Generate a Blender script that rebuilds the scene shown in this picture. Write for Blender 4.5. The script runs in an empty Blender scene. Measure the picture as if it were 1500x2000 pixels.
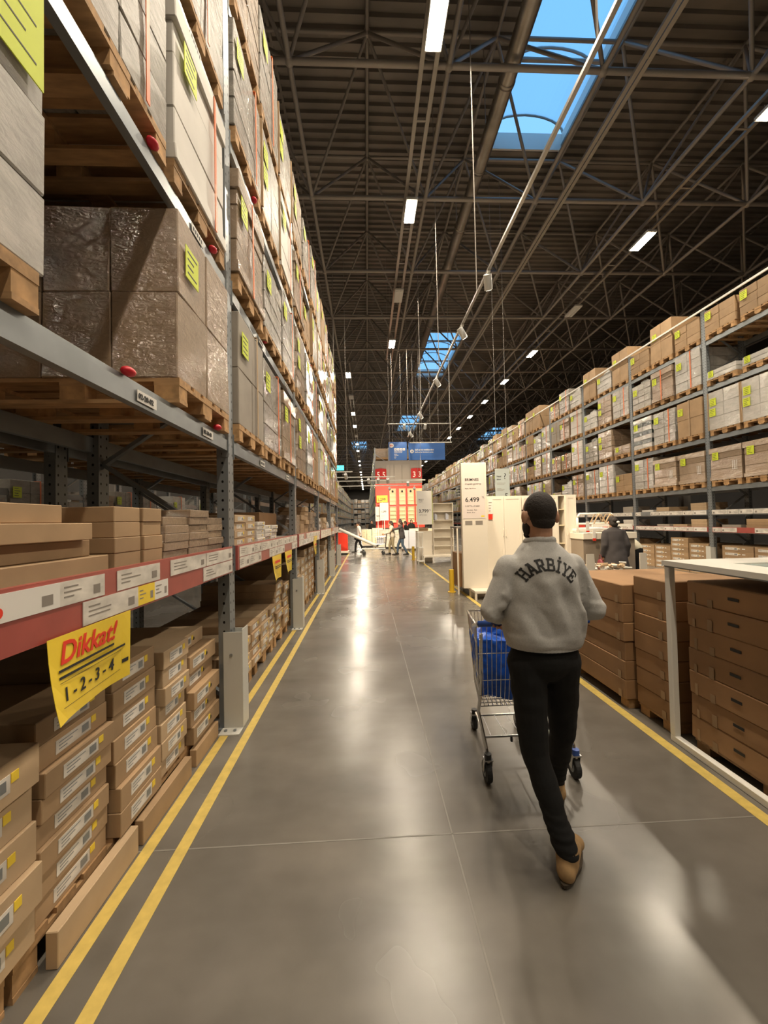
import bpy, bmesh, math, random
from mathutils import Vector, Matrix, noise
from mathutils.bvhtree import BVHTree

SC = bpy.context.scene
COL = SC.collection
R = random.Random(7)

# ------------------------------------------------------------------ camera
F = 751.0
cam_d = bpy.data.cameras.new('camera'); cam = bpy.data.objects.new('camera', cam_d); COL.objects.link(cam)
cam_d.sensor_fit = 'HORIZONTAL'; cam_d.sensor_width = 36.0; cam_d.lens = F / 1500 * 36.0
cam_d.clip_start = 0.05; cam_d.clip_end = 300
CZ = 1.62
yc = Vector(((717 - 750) / F, (1000 - 1018) / F, -1.0)).normalized()     # aisle direction in camera space
zc = Vector((-0.021, 1.0, -0.023)); zc = (zc - yc * zc.dot(yc)).normalized()
xc = yc.cross(zc)
M = Matrix((xc, yc, zc)).to_4x4()
M.translation = Vector((0, 0, CZ))
cam.matrix_world = M
SC.camera = cam

# ------------------------------------------------------------------ world, exposure
w = bpy.data.worlds.new('sky'); SC.world = w; w.use_nodes = True
bg = w.node_tree.nodes['Background']; bg.inputs[0].default_value = (0.17, 0.41, 0.70, 1); bg.inputs[1].default_value = 1.7
SC.view_settings.view_transform = 'Standard'; SC.view_settings.look = 'None'
SC.view_settings.exposure = 0.0; SC.view_settings.gamma = 1.0; SC.view_settings.use_curve_mapping = False
LAMP_W = 120.0
LAMP_COL = (1.0, 0.86, 0.67)

# ------------------------------------------------------------------ materials
MATS = {}
def mat(name, col, rough=0.6, metal=0.0, coat=0.0, var=0.0, vscale=6.0, bump=0.0, bscale=30.0, bdist=0.01,
        stretch=(1, 1, 1), orand=0.0, emit=None, estr=0.0, crough=0.15, spec=0.5):
    m = bpy.data.materials.new(name); m.use_nodes = True
    nt = m.node_tree; n = nt.nodes; l = nt.links; b = n['Principled BSDF']
    b.inputs['Roughness'].default_value = rough; b.inputs['Metallic'].default_value = metal
    b.inputs['Specular IOR Level'].default_value = spec
    c4 = (*col, 1)
    b.inputs['Base Color'].default_value = c4
    tc = mp = None
    def coords():
        nonlocal tc, mp
        if mp is None:
            tc = n.new('ShaderNodeTexCoord'); mp = n.new('ShaderNodeMapping')
            mp.inputs['Scale'].default_value = stretch
            l.new(tc.outputs['Object'], mp.inputs['Vector'])
        return mp.outputs[0]
    src = None
    if var > 0:
        t = n.new('ShaderNodeTexNoise'); t.inputs['Scale'].default_value = vscale; t.inputs['Detail'].default_value = 3
        l.new(coords(), t.inputs['Vector'])
        r = n.new('ShaderNodeMapRange'); r.inputs[1].default_value = .3; r.inputs[2].default_value = .7
        r.inputs[3].default_value = 1 - var; r.inputs[4].default_value = 1 + var
        l.new(t.outputs['Fac'], r.inputs[0]); src = r.outputs[0]
    if orand > 0:
        o = n.new('ShaderNodeObjectInfo'); r2 = n.new('ShaderNodeMapRange')
        r2.inputs[3].default_value = 1 - orand; r2.inputs[4].default_value = 1 + orand
        l.new(o.outputs['Random'], r2.inputs[0])
        if src is None: src = r2.outputs[0]
        else:
            mu = n.new('ShaderNodeMath'); mu.operation = 'MULTIPLY'; l.new(src, mu.inputs[0]); l.new(r2.outputs[0], mu.inputs[1]); src = mu.outputs[0]
    if src is not None:
        vm = n.new('ShaderNodeVectorMath'); vm.operation = 'SCALE'; vm.inputs[0].default_value = col
        l.new(src, vm.inputs['Scale']); l.new(vm.outputs[0], b.inputs['Base Color'])
    if bump > 0:
        t = n.new('ShaderNodeTexNoise'); t.inputs['Scale'].default_value = bscale; t.inputs['Detail'].default_value = 4 if coat <= 0 else 5; t.inputs['Distortion'].default_value = 0 if coat < 1 else 1.2
        l.new(coords(), t.inputs['Vector'])
        bp = n.new('ShaderNodeBump'); bp.inputs['Strength'].default_value = bump; bp.inputs['Distance'].default_value = bdist
        h_ = t.outputs['Fac']
        if coat >= 1:      # film: broad buckles plus fine creases
            t2 = n.new('ShaderNodeTexNoise'); t2.inputs['Scale'].default_value = bscale * .28; t2.inputs['Detail'].default_value = 2; l.new(coords(), t2.inputs['Vector'])
            k = n.new('ShaderNodeMath'); k.operation = 'MULTIPLY_ADD'; k.inputs[1].default_value = 2.2
            l.new(t2.outputs['Fac'], k.inputs[0]); l.new(h_, k.inputs[2]); h_ = k.outputs[0]
            b.inputs['Coat IOR'].default_value = 1.75
        l.new(h_, bp.inputs['Height'])
        if coat > 0: l.new(bp.outputs[0], b.inputs['Coat Normal'])
        if coat <= 0: l.new(bp.outputs[0], b.inputs['Normal'])
    if coat > 0:
        b.inputs['Coat Weight'].default_value = coat; b.inputs['Coat Roughness'].default_value = crough
    if emit:
        b.inputs['Emission Color'].default_value = (*emit, 1); b.inputs['Emission Strength'].default_value = estr
    MATS[name] = m
    return m

kraft = mat('kraft_board', (.37, .245, .135), .75, var=.10, vscale=5, orand=.14)
kraft_l = mat('pale_kraft_board', (.48, .345, .21), .72, var=.08, vscale=5, orand=.10)
kraft_d = mat('brown_board', (.33, .185, .085), .75, var=.10, vscale=4, orand=.12)
white_b = mat('white_board', (.62, .59, .54), .6, var=.06, vscale=4, orand=.08)
grey_b = mat('grey_board', (.34, .30, .25), .7, var=.1, vscale=4, orand=.1)
wrap_kraft = mat('kraft_in_film', (.33, .235, .15), .55, coat=1, var=.07, vscale=5, bump=1, bscale=19, bdist=.55, stretch=(1, 1, 2.0), crough=.13, orand=.12)
wrap_grey = mat('grey_in_film', (.33, .305, .265), .5, coat=1, var=.2, vscale=6, bump=1, bscale=19, bdist=.55, stretch=(1, 1, 2.2), crough=.12, orand=.14)
wrap_white = mat('white_in_film', (.50, .48, .44), .45, coat=1, var=.14, vscale=6, bump=1, bscale=19, bdist=.55, stretch=(1, 1, 2.0), crough=.12, orand=.1)
wrap_dark = mat('green_black_in_film', (.04, .055, .05), .4, coat=1, var=.3, vscale=6, bump=.9, bscale=8, bdist=.06, crough=.16)
film = mat('loose_film', (.62, .62, .60), .25, coat=1, var=.25, vscale=22, bump=1, bscale=24, bdist=.04, crough=.08)
lime = mat('lime_paper', (.62, .72, .03), .6)
tagink = mat('black_print', (.02, .02, .02), .6)
orange = mat('orange_strap', (.75, .16, .03), .5)
wood = mat('pallet_wood', (.42, .25, .115), .8, var=.25, vscale=6, stretch=(1, 5, 5), orand=.18)
wood_end = mat('pallet_block', (.46, .27, .12), .85, var=.3, vscale=14, orand=.15)
steel = mat('galvanised_beam', (.27, .29, .30), .38, metal=.55, var=.12, vscale=5)
steel_d = mat('truss_steel', (.37, .335, .30), .55, metal=.3)
tray_m = mat('cable_tray_steel', (.36, .33, .29), .4, metal=.6)
duct_m = mat('duct_steel', (.30, .27, .24), .38, metal=.8, var=.2, vscale=3)
guard_m = mat('grey_painted_guard', (.56, .55, .50), .5)
deck_m = mat('roof_deck_steel', (.22, .195, .17), .45, metal=.4, var=.3, vscale=.6)
wall_m = mat('wall_panel_grey', (.07, .065, .06), .8, var=.1, vscale=.5)
paper = mat('white_paper', (.74, .71, .66), .6)
card = mat('printed_card', (.66, .62, .56), .5, coat=.4, var=.22, vscale=9, stretch=(1, 1, 2))
redrail = mat('red_rail', (.36, .075, .06), .4, coat=.3, var=.1)
red = mat('red_paint', (.78, .045, .02), .45)
redclip = mat('red_plastic', (.65, .015, .03), .4)
yel_card = mat('yellow_card', (.86, .62, .04), .5, coat=.2)
yel_price = mat('yellow_price', (.90, .60, .03), .5)
blue_sign = mat('blue_sign', (.035, .13, .42), .4)
white = mat('white_lacquer', (.76, .70, .60), .35)
white_p = mat('white_painted_metal', (.78, .76, .70), .35)
cream = mat('cream_lacquer', (.82, .70, .48), .5)
greyseat = mat('grey_laminate', (.25, .22, .19), .6)
black_pl = mat('black_plastic', (.015, .015, .015), .4)
blackm = mat('black_rubber', (.02, .02, .02), .7)
chrome = mat('zinc_wire', (.62, .62, .62), .22, metal=1)
bluepl = mat('blue_plastic', (.02, .07, .30), .35)
bluebag = mat('blue_bag_fabric', (.008, .10, .58), .35, bump=.6, bscale=9, bdist=.03)
lampshell = mat('lamp_white', (.70, .70, .68), .4)
lampglow = mat('lamp_glow', (1, .9, .75), .5, emit=(1.0, .88, .70), estr=45)
lampspot = mat('spot_glow', (1, .9, .75), .5, emit=(1.0, .85, .62), estr=12)
exitm = mat('exit_sign_face', (.1, .6, .6), .4, emit=(.08, .65, .62), estr=1.6)
glass_g = mat('pale_glass_top', (.42, .50, .48), .12)
skin = mat('skin', (.50, .27, .17), .55, var=.05, vscale=20)
hair_d = mat('dark_hair', (.018, .012, .009), .75, bump=.8, bscale=140, bdist=.004)
sweat = mat('grey_marl_jersey', (.47, .46, .44), .95, var=.09, vscale=160, bump=.4, bscale=240, bdist=.002)
blackj = mat('black_denim', (.012, .012, .012), .85, bump=.3, bscale=60, bdist=.004, spec=.25)
suede = mat('tan_suede', (.32, .20, .09), .9, var=.2, vscale=25)
sole_m = mat('dark_sole', (.05, .035, .02), .8)
charc = mat('charcoal_wool', (.045, .04, .042), .95)
creamk = mat('cream_knit', (.60, .56, .44), .9)
whitec = mat('white_cotton', (.70, .68, .64), .9)
jeans = mat('blue_jeans', (.05, .08, .12), .9)
khaki = mat('khaki_cotton', (.24, .20, .12), .9)
checkc = mat('beige_check', (.42, .37, .30), .9, var=.2, vscale=18)
crim = mat('crimson_leather', (.20, .03, .04), .5)
paleblue = mat('pale_plastic', (.48, .50, .56), .5)
yel_post = mat('yellow_post', (.70, .45, .03), .5)

def floor_material():
    m = bpy.data.materials.new('polished_concrete'); m.use_nodes = True
    nt = m.node_tree; n = nt.nodes; l = nt.links; b = n['Principled BSDF']
    tc = n.new('ShaderNodeTexCoord')
    def nz(s, d=4, st=(1, 1, 1)):
        mp = n.new('ShaderNodeMapping'); mp.inputs['Scale'].default_value = st; l.new(tc.outputs['Object'], mp.inputs[0])
        t = n.new('ShaderNodeTexNoise'); t.inputs['Scale'].default_value = s; t.inputs['Detail'].default_value = d; l.new(mp.outputs[0], t.inputs[0]); return t.outputs['Fac']
    def rng(x, a, b_, c, d):
        r = n.new('ShaderNodeMapRange'); r.inputs[1].default_value = a; r.inputs[2].default_value = b_; r.inputs[3].default_value = c; r.inputs[4].default_value = d; l.new(x, r.inputs[0]); return r.outputs[0]
    def mth(op, a, b_):
        k = n.new('ShaderNodeMath'); k.operation = op
        for i, v in ((0, a), (1, b_)):
            if isinstance(v, (int, float)): k.inputs[i].default_value = v
            else: l.new(v, k.inputs[i])
        return k.outputs[0]
    v = mth('MULTIPLY', rng(nz(.9, 3), .1, .9, .66, 1.30), rng(nz(7, 6), .1, .9, .90, 1.10))
    scuff = rng(nz(2.2, 3, (.7, 1.6, 1)), .30, .90, .86, 1.30); v = mth('MULTIPLY', v, scuff)
    cr = n.new('ShaderNodeVectorMath'); cr.operation = 'SCALE'; cr.inputs[0].default_value = (.150, .136, .116); l.new(v, cr.inputs['Scale'])
    l.new(cr.outputs[0], b.inputs['Base Color'])
    l.new(rng(nz(1.1, 3), .1, .9, .13, .37), b.inputs['Roughness'])
    b.inputs['Specular IOR Level'].default_value = .6
    bp = n.new('ShaderNodeBump'); bp.inputs['Strength'].default_value = .05; bp.inputs['Distance'].default_value = .01
    l.new(nz(5, 3), bp.inputs['Height']); l.new(bp.outputs[0], b.inputs['Normal'])
    return m
floor_m = floor_material()

def tape_material():
    m = mat('worn_yellow_tape', (.56, .41, .10), .55, var=.13, vscale=20)
    return m
tape_m = tape_material()

def upright_material():
    # punched rack steel: two columns of dark slots down each face
    m = mat('punched_rack_steel', (.25, .27, .28), .4, metal=.5)
    nt = m.node_tree; n = nt.nodes; l = nt.links; b = n['Principled BSDF']
    tc = n.new('ShaderNodeTexCoord'); sp = n.new('ShaderNodeSeparateXYZ'); l.new(tc.outputs['Object'], sp.inputs[0])
    def mth(op, a, b_=0.0, c=None):
        k = n.new('ShaderNodeMath'); k.operation = op
        for i, v in enumerate((a, b_)):
            if isinstance(v, (int, float)): k.inputs[i].default_value = v
            else: l.new(v, k.inputs[i])
        return k.outputs[0]
    zz = mth('SUBTRACT', mth('MODULO', mth('ADD', sp.outputs[2], 10.0), .075), .0375)
    zz = mth('POWER', mth('DIVIDE', zz, .011), 2.0)
    def column(axis, pos, wd):
        d = mth('ABSOLUTE', mth('SUBTRACT', mth('ABSOLUTE', sp.outputs[axis]), pos)); d = mth('POWER', mth('DIVIDE', d, wd), 2.0)
        return mth('LESS_THAN', mth('ADD', zz, d), 1.0)
    hole = mth('MAXIMUM', column(1, .034, .008), column(0, 0.0, .009))
    mx = n.new('ShaderNodeMix'); mx.data_type = 'RGBA'; l.new(hole, mx.inputs[0])
    mx.inputs[6].default_value = (.25, .27, .28, 1); mx.inputs[7].default_value = (.006, .006, .006, 1)
    l.new(mx.outputs[2], b.inputs['Base Color'])
    return m
upr_m = upright_material()

def skylight_material():
    m = bpy.data.materials.new('frosted_dome'); m.use_nodes = True
    nt = m.node_tree; n = nt.nodes; l = nt.links; n.remove(n['Principled BSDF'])
    tr = n.new('ShaderNodeBsdfTransparent'); tl = n.new('ShaderNodeBsdfTranslucent'); mx = n.new('ShaderNodeMixShader')
    tr.inputs[0].default_value = (.80, .9, 1, 1); tl.inputs[0].default_value = (.8, .87, .95, 1)
    t = n.new('ShaderNodeTexNoise'); t.inputs['Scale'].default_value = 1.2; t.inputs['Detail'].default_value = 6
    r = n.new('ShaderNodeMapRange'); r.inputs[3].default_value = .1; r.inputs[4].default_value = .9; r.inputs[1].default_value = .35; r.inputs[2].default_value = .65
    l.new(t.outputs['Fac'], r.inputs[0]); l.new(r.outputs[0], mx.inputs[0]); l.new(tr.outputs[0], mx.inputs[1]); l.new(tl.outputs[0], mx.inputs[2])
    l.new(mx.outputs[0], n['Material Output'].inputs[0])
    return m
dome_m = skylight_material()

# ------------------------------------------------------------------ mesh helpers
class MB:
    def __init__(s): s.v = []; s.f = []; s.m = []; s.mi = 0
    def quad(s, a, b, c, d):
        k = len(s.v); s.v += [tuple(a), tuple(b), tuple(c), tuple(d)]; s.f.append((k, k + 1, k + 2, k + 3)); s.m.append(s.mi); return s
    def hexa(s, p):          # 8 points: bottom 4 ccw, top 4 ccw
        k = len(s.v); s.v += [tuple(q) for q in p]
        for f in ((3, 2, 1, 0), (4, 5, 6, 7), (0, 1, 5, 4), (1, 2, 6, 5), (2, 3, 7, 6), (3, 0, 4, 7)):
            s.f.append(tuple(k + i for i in f)); s.m.append(s.mi)
        return s
    def box(s, x0, x1, y0, y1, z0, z1):
        return s.hexa([(x0, y0, z0), (x1, y0, z0), (x1, y1, z0), (x0, y1, z0), (x0, y0, z1), (x1, y0, z1), (x1, y1, z1), (x0, y1, z1)])
    def bar(s, p0, p1, w, h, up=(0, 0, 1)):
        p0 = Vector(p0); p1 = Vector(p1); d = (p1 - p0).normalized(); u = Vector(up)
        if abs(d.dot(u)) > .99: u = Vector((1, 0, 0))
        a = d.cross(u).normalized() * w / 2; b = a.cross(d).normalized() * h / 2
        return s.hexa([p0 - a - b, p0 + a - b, p1 + a - b, p1 - a - b, p0 - a + b, p0 + a + b, p1 + a + b, p1 - a + b])
    def tube(s, p0, p1, r, n=8, r1=None, caps=True):
        p0 = Vector(p0); p1 = Vector(p1); d = (p1 - p0).normalized(); u = Vector((0, 0, 1)) if abs(d.z) < .9 else Vector((1, 0, 0))
        a = d.cross(u).normalized(); b = d.cross(a).normalized(); r1 = r if r1 is None else r1
        k = len(s.v)
        for p, rr in ((p0, r), (p1, r1)):
            for i in range(n):
                t = 2 * math.pi * i / n; s.v.append(tuple(p + (a * math.cos(t) + b * math.sin(t)) * rr))
        for i in range(n):
            j = (i + 1) % n; s.f.append((k + i, k + j, k + n + j, k + n + i)); s.m.append(s.mi)
        if caps:
            s.f.append(tuple(k + i for i in reversed(range(n)))); s.m.append(s.mi)
            s.f.append(tuple(k + n + i for i in range(n))); s.m.append(s.mi)
        return s
    def path(s, pts, r, n=6, closed=False):
        q = [Vector(p) for p in pts]
        if closed: q.append(q[0])
        for a, b in zip(q, q[1:]): s.tube(a, b, r, n)
        return s
    def rings(s, rs, closed=True):      # list of rings (lists of points); capped
        k = len(s.v); n = len(rs[0])
        for r in rs: s.v += [tuple(p) for p in r]
        for i in range(len(rs) - 1):
            for j in range(n):
                j2 = (j + 1) % n; a = k + i * n
                s.f.append((a + j, a + j2, a + n + j2, a + n + j)); s.m.append(s.mi)
        if closed:
            s.f.append(tuple(k + i for i in reversed(range(n)))); s.m.append(s.mi)
            e = k + (len(rs) - 1) * n; s.f.append(tuple(e + i for i in range(n))); s.m.append(s.mi)
        return s
    def ell(s, c, rx, ry, rz, rot=None, n=16, m=10):
        c = Vector(c); rs = []
        for i in range(m + 1):
            t = math.pi * (i + .02) / (m + .04); z = -math.cos(t); rr = math.sin(t)
            ring = []
            for j in range(n):
                a = 2 * math.pi * j / n; p = Vector((rx * rr * math.cos(a), ry * rr * math.sin(a), rz * z))
                if rot is not None: p = rot @ p
                ring.append(c + p)
            rs.append(ring)
        return s.rings(rs)
    def cap(s, p0, p1, r0, r1, n=12):   # tapered capsule
        p0 = Vector(p0); p1 = Vector(p1); d = (p1 - p0); L = d.length
        if L < 1e-6: return s.ell(p0, r0, r0, r0)
        d /= L; u = Vector((0, 0, 1)) if abs(d.z) < .9 else Vector((1, 0, 0)); a = d.cross(u).normalized(); b = d.cross(a).normalized()
        rs = []
        prof = [(-r0 * math.cos(t), r0 * math.sin(t)) for t in (.08, .4, .8, 1.2)] + [(0, r0), (L, r1)] + [(L + r1 * math.cos(t), r1 * math.sin(t)) for t in (1.2, .8, .4, .08)]
        for x, r in prof:
            rs.append([p0 + d * x - (a * math.cos(2 * math.pi * j / n) + b * math.sin(2 * math.pi * j / n)) * r for j in range(n)])
        return s.rings(rs)
    def mesh(s, name, mats):
        me = bpy.data.meshes.new(name); me.from_pydata(s.v, [], s.f)
        if not isinstance(mats, (list, tuple)): mats = [mats]
        for m in mats: me.materials.append(m)
        if len(mats) > 1: me.polygons.foreach_set('material_index', s.m)
        me.update(); return me
    def build(s, name, mats, parent=None, smooth=False, bevel=0.0, fix=False):
        me = s.mesh(name, mats)
        if fix or bevel > 0:
            bm = bmesh.new(); bm.from_mesh(me)
            bmesh.ops.recalc_face_normals(bm, faces=bm.faces)
            if bevel > 0: bmesh.ops.bevel(bm, geom=bm.edges[:], offset=bevel, segments=1, affect='EDGES', clamp_overlap=True)
            bm.to_mesh(me); bm.free()
        if smooth: me.polygons.foreach_set('use_smooth', [True] * len(me.polygons))
        o = bpy.data.objects.new(name, me); COL.objects.link(o)
        if parent is not None: o.parent = parent
        return o

def tag(o, label=None, cat=None, group=None, kind=None):
    if label: o['label'] = label
    if cat: o['category'] = cat
    if group: o['group'] = group
    if kind: o['kind'] = kind
    return o
def empty(name, label=None, cat=None, loc=(0, 0, 0), rz=0.0, group=None):
    o = bpy.data.objects.new(name, None); COL.objects.link(o); o.empty_display_size = .1
    o.location = loc; o.rotation_euler = (0, 0, rz); return tag(o, label, cat, group)
def struct(o): o['kind'] = 'structure'; return o
KIDS = {}
def copy_tree(o, parent=None):
    c = o.copy(); COL.objects.link(c); c.parent = parent
    for ch in list(o.children): copy_tree(ch, c)
    return c
ORD = 'first second third fourth fifth sixth seventh eighth ninth tenth eleventh twelfth thirteenth fourteenth fifteenth sixteenth seventeenth eighteenth nineteenth twentieth'.split()

def text_part(name, body, size, m, parent, org, xd, ud, align='LEFT', bold=0.0, shear=0.0, space=1.0, thick=0.0008):
    c = bpy.data.curves.new('t', 'FONT'); c.body = body; c.size = size; c.align_x = align; c.offset = bold; c.shear = shear
    c.space_character = space; c.resolution_u = 3; c.extrude = thick
    o = bpy.data.objects.new('t', c); COL.objects.link(o)
    dg = bpy.context.evaluated_depsgraph_get(); me = bpy.data.meshes.new_from_object(o.evaluated_get(dg))
    bpy.data.objects.remove(o); bpy.data.curves.remove(c)
    xd = Vector(xd).normalized(); ud = Vector(ud).normalized(); nd = xd.cross(ud)
    T = Matrix((xd, ud, nd)).transposed().to_4x4(); T.translation = Vector(org) + nd * .0015
    me.transform(T); me.materials.clear(); me.materials.append(m); me.name = name
    k = bpy.data.objects.new(name, me); COL.objects.link(k); k.parent = parent
    return k

# ------------------------------------------------------------------ building shell
ZD = 12.75
o = MB().box(-16, 22, -8, 102, -.2, 0).build('floor', floor_m); struct(o)
tag(o, 'polished dark grey concrete warehouse floor with faint scuffs', None)
for nm, a in (('wall_left', (-16.3, -16, -8, 102, 0, 13.6)), ('wall_right', (22, 22.3, -8, 102, 0, 13.6)),
              ('wall_back', (-16.3, 22.3, 102, 102.3, 0, 13.6)), ('wall_front', (-16.3, 22.3, -8.3, -8, 0, 13.6))):
    o = MB().box(*a).build(nm, wall_m); struct(o)
SKY = [(3.9, 6.1, 4.5, 11.1), (3.9, 6.1, 22.4, 29.1), (3.9, 6.1, 40.3, 47.0), (-2.0, .2, 53, 60), (15.5, 17.7, 46, 53)]
b = MB(); cuts = [-16.3, -2.0, .2, 3.9, 6.1, 15.5, 17.7, 22.3]
for x0, x1 in zip(cuts, cuts[1:]):
    holes = sorted((s[2], s[3]) for s in SKY if s[0] <= (x0 + x1) / 2 <= s[1])
    segs = []; y = -8.3
    for h0, h1 in holes: segs.append((y, h0)); y = h1
    segs.append((y, 102.3))
    for a, e in segs:
        n = max(1, round((e - a) / .26)); p = (e - a) / n; prof = []
        for i in range(n):
            yy = a + i * p; prof += [(yy, .07), (yy + .40 * p, .07), (yy + .52 * p, 0), (yy + .88 * p, 0)]
        prof.append((e, .07))
        for q, r_ in zip(prof, prof[1:]):
            b.quad((x0, q[0], ZD + q[1]), (x0, r_[0], ZD + r_[1]), (x1, r_[0], ZD + r_[1]), (x1, q[0], ZD + q[1]))
for x in cuts: b.box(x - .03, x + .03, -8.3, 102.3, ZD - .004, ZD + .12)
o = b.build('ceiling', deck_m); struct(o)
for i, (x0, x1, y0, y1) in enumerate(SKY):
    root = empty('window_%d' % (i + 1)); struct(root)
    tag(root, None)
    fr = MB(); t = .06; zt = ZD + .45
    fr.box(x0 - t, x0, y0 - t, y1 + t, ZD - .05, zt).box(x1, x1 + t, y0 - t, y1 + t, ZD - .05, zt)
    fr.box(x0, x1, y0 - t, y0, ZD - .05, zt).box(x0, x1, y1, y1 + t, ZD - .05, zt)
    fr.build('window_frame', white_p, root)
    # barrel dome with ribs
    na = 12; rise = .55; xm = (x0 + x1) / 2; hw = (x1 - x0) / 2 + .05
    arc = [(xm - hw * math.cos(math.pi * k / na), zt + rise * math.sin(math.pi * k / na)) for k in range(na + 1)]
    d = MB()
    for p, q in zip(arc, arc[1:]): d.quad((p[0], y0, p[1]), (p[0], y1, p[1]), (q[0], y1, q[1]), (q[0], y0, q[1]))
    d.build('pane', dome_m, root, smooth=True)
    rb = MB(); nr = 4
    for k in range(nr + 1):
        yy = y0 + (y1 - y0) * k / nr
        rb.path([(p[0], yy, p[1] + .01) for p in arc], .035, 6)
    if i in (0,):
        rb.tube((x0, 8.9, ZD - .02), (x1, 8.9, ZD - .02), .05)
    rb.build('glazing_bar', steel_d, root)

# ------------------------------------------------------------------ space frame under the roof
HL, HU, G = 10.0, 12.49, 2.93
NX0, NY0 = -1.25, 9.78
LX = [NX0 + G * i for i in range(-5, 8)]; LY = [NY0 + G * j for j in range(-6, 32)]
UX = [x + G / 2 for x in LX[:-1]]; UY = [y + G / 2 for y in LY[:-1]]
tr = empty('roof_space_frame', 'grey steel tube space frame spanning under the corrugated roof deck', 'roof truss', (0, 0, 0))
for x in LX: MB().tube((x, LY[0], HL), (x, LY[-1], HL), .05, 8).build('lower_chord', steel_d, tr, smooth=True)
for y in LY: MB().tube((LX[0], y, HL), (LX[-1], y, HL), .055, 8).build('lower_chord', steel_d, tr, smooth=True)
for x in UX: MB().tube((x, UY[0], HU), (x, UY[-1], HU), .045, 6).build('upper_chord', steel_d, tr, smooth=True)
for y in UY: MB().tube((UX[0], y, HU), (UX[-1], y, HU), .045, 6).build('upper_chord', steel_d, tr, smooth=True)
for y in UY:
    b = MB()
    for x in UX:
        for sx in (-1, 1):
            for sy in (-1, 1):
                b.tube((x, y, HU), (x + sx * G / 2, y + sy * G / 2, HL), .038, 6, caps=False)
        b.ell((x, y, HU), .09, .09, .09, n=8, m=5); b.ell((x - G / 2, y - G / 2, HL), .09, .09, .09, n=8, m=5)
    b.build('web_member', steel_d, tr, smooth=True)

# columns that carry the roof
for i, (x, y) in enumerate(((13.4, 15.64), (13.4, 39.1), (-10.0, 15.64), (13.4, 62.5))):
    c = MB().box(x - .14, x + .14, y - .14, y - .12, 0, HL).box(x - .14, x + .14, y + .12, y + .14, 0, HL).box(x - .01, x + .01, y - .12, y + .12, 0, HL)
    o = c.build('steel_column', steel_d)
    tag(o, ('steel roof column rising behind the rack across the hall, nearest one', 'second steel roof column standing behind the rack across the hall',
            'steel roof column standing behind the aisle-side rack', 'distant third steel roof column behind the rack across the hall')[i], 'column')

# ------------------------------------------------------------------ ducts, trays, lamps
d = empty('round_air_duct', 'long round galvanised air duct hung under the roof trusses beside the skylight', 'duct', (2.95, 0, 10.32))
MB().tube((0, -7, 0), (0, 31, 0), .16, 20).build('duct_pipe', duct_m, d, smooth=True)
for k in range(20): MB().tube((0, -6 + 1.9 * k, 0), (0, -5.92 + 1.9 * k, 0), .172, 20).build('duct_collar', duct_m, d, smooth=True)
for k in range(13): MB().tube((0, -6 + 2.93 * k, .15), (0, -6 + 2.93 * k, 2.42), .012, 5).build('hanger', steel_d, d)

def tray(x, y0, y1, z, wd, label):
    t = MB()
    for s in (-1, 1):
        t.box(x + s * wd / 2 - .035, x + s * wd / 2 + .035, y0, y1, z, z + .012)
        t.box(x + s * wd / 2 - .04, x + s * wd / 2 - .034, y0, y1, z, z + .06); t.box(x + s * wd / 2 + .034, x + s * wd / 2 + .04, y0, y1, z, z + .06)
    y = y0 + .5
    while y < y1:
        t.box(x - wd / 2, x + wd / 2, y, y + .04, z + .012, z + .024); y += 1.465
    o = t.build('cable_tray', tray_m); tag(o, label, 'cable tray'); return o
tray(1.28, -6, 19.5, 9.84, .26, 'twin-channel cable tray carrying the nearest row of ceiling lamps')
tray(-.87, 19.8, 100, 9.84, .22, 'cable tray carrying the distant line of lamps over the aisle')
tray(8.2, -6, 100, 9.84, .34, 'wide cable tray carrying the lamps over the furniture display')
tray(5.0, -6, 60, 9.5, .10, 'slim cable tray running between the two lamp rows under the trusses')
tray(-7.6, -6, 60, 9.84, .22, 'cable tray hung over the next aisle beyond the aisle-side rack')

def lamp_proto():
    r = empty('ceiling_lamp')
    MB().box(-.15, .15, -.40, .40, .03, .10).build('housing', lampshell, r, bevel=.012)
    b = MB()
    for s in (-1, 1): b.box(s * .07 - .045, s * .07 + .045, -.35, .35, .012, .035)
    b.build('diffuser', lampglow, r)
    for s in (-1, 1): MB().tube((0, s * .3, .08), (0, s * .3, .28), .008, 5).build('hanger', steel_d, r)
    return r
lampglow.cycles.emission_sampling = 'NONE'
ld = bpy.data.lights.new('lamp_light', 'AREA'); ld.shape = 'RECTANGLE'; ld.size = .24; ld.size_y = .7; ld.energy = LAMP_W; ld.color = LAMP_COL
LDS = {}
for q_ in (.42, .65, 1.0):
    LDS[q_] = ld.copy(); LDS[q_].energy = LAMP_W * q_
LP = lamp_proto()
first = True
def place_lamp(x, y, lit, label, group=None):
    global first
    r = LP if first else copy_tree(LP); first = False
    r.location = (x, y, 9.58)
    tag(r, label, 'ceiling lamp')
    if lit:
        lo = bpy.data.objects.new('lamp_light', LDS[1.0 if abs(x - 1.28) < .1 else (.42 if x > 5 else .65)]); COL.objects.link(lo); lo.parent = r; lo.location = (0, 0, .005)
    else:
        for ch in r.children:
            if ch.name.startswith('diffuser'): ch.data = ch.data.copy(); ch.data.materials[0] = lampshell
    return r
for k, (y, lit) in enumerate(((-5.4, 1), (-1.55, 1), (2.2, 1), (5.95, 1), (9.74, 1), (13.5, 0), (17.2, 1))):
    nm = {3: 'large glaring strip lamp at the top edge, nearest over the aisle', 4: 'bright strip lamp on the twin tray, second over the aisle',
          5: 'unlit lamp housing on the twin tray above the aisle', 6: 'last lit lamp of the twin tray above the aisle'}.get(k, 'lit strip lamp over the near aisle, number %s behind the view' % ORD[k])
    place_lamp(1.28, y, lit, nm)
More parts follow.
